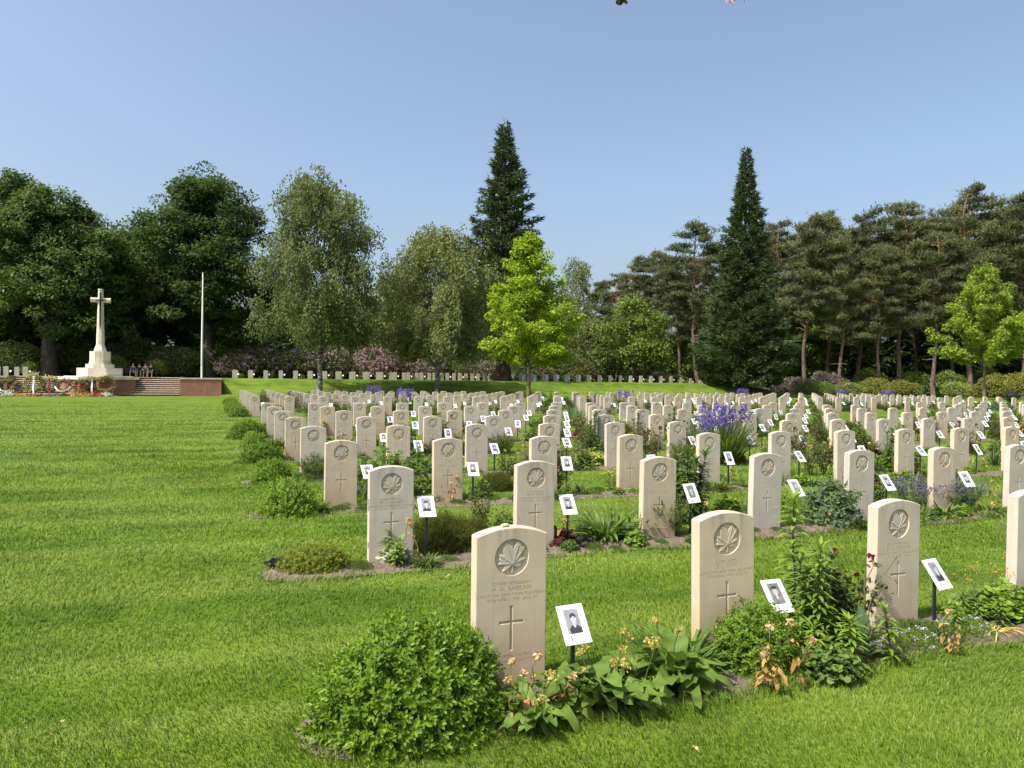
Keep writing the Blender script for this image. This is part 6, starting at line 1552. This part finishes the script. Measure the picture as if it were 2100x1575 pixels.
# --- a few eye-catchers farther back
x, y, _ = W(A0 + CS * 6 - .12, ROWS[3] - .12); plant('iris', x, y, 1.30, 0.4, 'towering before a stone of the fourth row'); x, y, _ = W(A0 + CS * 6 - .45, ROWS[3] - .08); plant('iris', x, y, 1.05, 2.4, 'left part of the big clump, fourth row')
x, y = gp(1200, 953); plant('hosta', x, y, 1.4, 0, 'between third and fourth stones of the fourth row'); x, y = gp(1205, 920); plant('leafy2', x, y, 1.6, 0, 'behind the yellow-green mound, fifth row'); x, y = gp(1190, 900); plant('redleaf', x, y, 1.6, 0, 'right of fourth stone, sixth row'); x, y = gp(1180, 872); plant('feather', x, y, 2.0, 0, 'right of fourth stone, seventh row')
for px, b, w in ((833, 33.6, 'before a birch in the back block'), (1281, 33.4, 'right of the lime maple in back block'), (1523, 44.6, 'below the cone-shaped redwood'), (766, 44.2, 'in the last row, left'), (1727, 44.0, 'in the last row, right'), (1822, 41.5, 'right part of the back block'), (2075, 42, 'near the right edge of back block')):
    x, y = ray_at_b(px, b); plant('purplemass', x, y, 1.25, None, w)
# --- bushes at the lawn end of every other row
for i in range(2, 14):
    x, y, _ = W(A0 - .46 + rs.uniform(-.05, .05), ROWS[i] - .15)
    k, r = BLK(i); plant(('boxbush', 'boxbush2', 'boxbush3')[i % 3], x, y, rs.uniform(.78, 1.1), None, 'at the lawn end of the %s row, %s block' % (ordw(r), k))
    if i in (5, 7): x, y, _ = W(A0 - .05, ROWS[i] - .2); plant('strap', x, y, 1.1, None, 'between bush and first stone, %s row, %s block' % (ordw(r), k))
    elif i not in (2,): x, y, _ = W(A0 + .08, ROWS[i] - .2); plant(('wilt1', 'hosta', 'mat', 'wilt2')[i % 4], x, y, .8, None, 'before first stone, %s row, %s block' % (ordw(r), k))
# --- seeded fill between the remaining stones
KINDS = ['leafy1', 'leafy2', 'leafy3', 'rose1', 'rose4', 'lily2', 'wilt1', 'wilt3', 'heath', 'strap', 'mat', 'peony', 'lavg', 'silver', 'rose2', 'mat3', 'lily3', 'geum', 'blade', 'redleaf', 'delph', 'hosta']
WTS = [10, 9, 7, 10, 8, 8, 9, 8, 4, 5, 5, 3, 4, 2, 4, 3, 5, 2, 2, 1, 4, 2]
rf = random.Random(77)
for i, j, x0, y0 in STONES:
    if i < 3 and (i < 2 or j < 9): continue
    k, r = BLK(i)
    n = 4 if i < 8 else (3 if (i + j) % 2 else 2)
    for q in range(n):
        kd = rf.choices(KINDS, WTS)[0]; a = A0 + CS * j + SW + rf.uniform(.28, .80) if rf.random() < .78 else A0 + CS * j + rf.uniform(.0, .35)
        front = a < A0 + CS * j + SW
        if front and kd in ('delph', 'lily2', 'leafy2', 'peony', 'rose1'): kd = 'mat2'
        x, y, _ = W(a, ROWS[i] - rf.uniform(.05, .24))
        if math.hypot(x - .95, y - 41) < .5: continue
        plant(kd, x, y, rf.uniform(.9, 1.4), None, '%s %s stone, %s row, %s block' % ('before' if front else 'right of', ordw(j), ordw(r), k))
# --- terrace planting before the far stones
for r, j, x, y in TERRACE:
    if r or j % 2: continue
    x2, y2 = x + CU * .6 + SU * .2, y + SU * .6 - CU * .2
    plant(('leafy1', 'leafy2', 'rose1', 'leafy3')[j % 4], x2, y2, 1.7, None, 'on the terrace near its %s stone' % (ordw(j) if j >= 0 else ordw(-j) + ' leftward'))
# --- hanging blossom tips at the top edge of the view
def sprig(px, py, label, seed, petm):
    rng = np.random.default_rng(seed); yy = 1.6; x = (px - 1050) / FPX * yy; z = CAMZ + (779 - py) / FPX * yy
    t = thing('hanging_blossom', label, 'blossom', (x, yy, z), 0, 'blossom tips hanging from above')
    mb = MB(); n = 14; put(mb, ROUND, rng.normal(0, .004, (n, 3)) + [0, 0, .008], rdir(rng, n) + [0, 0, -.5], rdir(rng, n), rng.uniform(.008, .014, n), rng=rng); mobj('petal_cluster', mb.build('petal_cluster', petm), t)
    mb = MB(); tube(mb, [[0, 0, .006], [.004, 0, .05], [.0, .01, .16], [-.03, .02, .4]], [.0012, .0014, .002, .003], 5); mobj('stalk', mb.build('stalk', M['stem']), t)
sprig(1264, 6, 'dark dried blossom tip hanging at the top edge, left', 1, M['w_dark']); sprig(1492, 2, 'pale lilac blossom tip hanging at the top edge, middle', 2, M['f_lilac']); sprig(1524, -4, 'small mauve petal hanging at the top edge, right', 3, M['f_lilac'])
# --- leaf litter on the first two beds
for i in (0, 1):
    rng = np.random.default_rng(300 + i); n = 150; ca = rng.uniform(A0 - .6, A0 + 5 + 4 * i, n); cb = ROWS[i] - bed_front(i) + .04 + rng.random(n) * .36
    mb = MB(); put(mb, OVAL, np.stack([ca * CU - cb * SU, ca * SU + cb * CU, np.full(n, .03)], -1), rdir(rng, n) * [1, 1, .25], nrm(rdir(rng, n) * .5 + [0, 0, 1]), rng.uniform(.010, .030, n), rng=rng)
    o = mobj('leaf_litter', mb.build('leaf_litter', M['dryleaf']), BEDS[i]); o['kind'] = 'stuff'
# --- stray dry leaves on the near lawn
for k, (px, py, lab) in enumerate(((125, 1497, 'pale dry leaf lying on the lawn at lower left'), (923, 1188, 'tiny orange petal on the grass left of front headstone'), (1420, 1548, 'small dry leaf on the grass at the bottom edge'))):
    x, y = gp(px, py); mb = MB(); V, F = blade_leaf(.035, .016, 1.2, 5, .5, .6, k); mb.add(V, F[0]); o = mobj('dry_leaf', mb.build('dry_leaf', M['dry'], True), None, (x, y, .035), k * 2.0); tag(o, lab, 'leaf', 'stray dry leaves on the lawn')
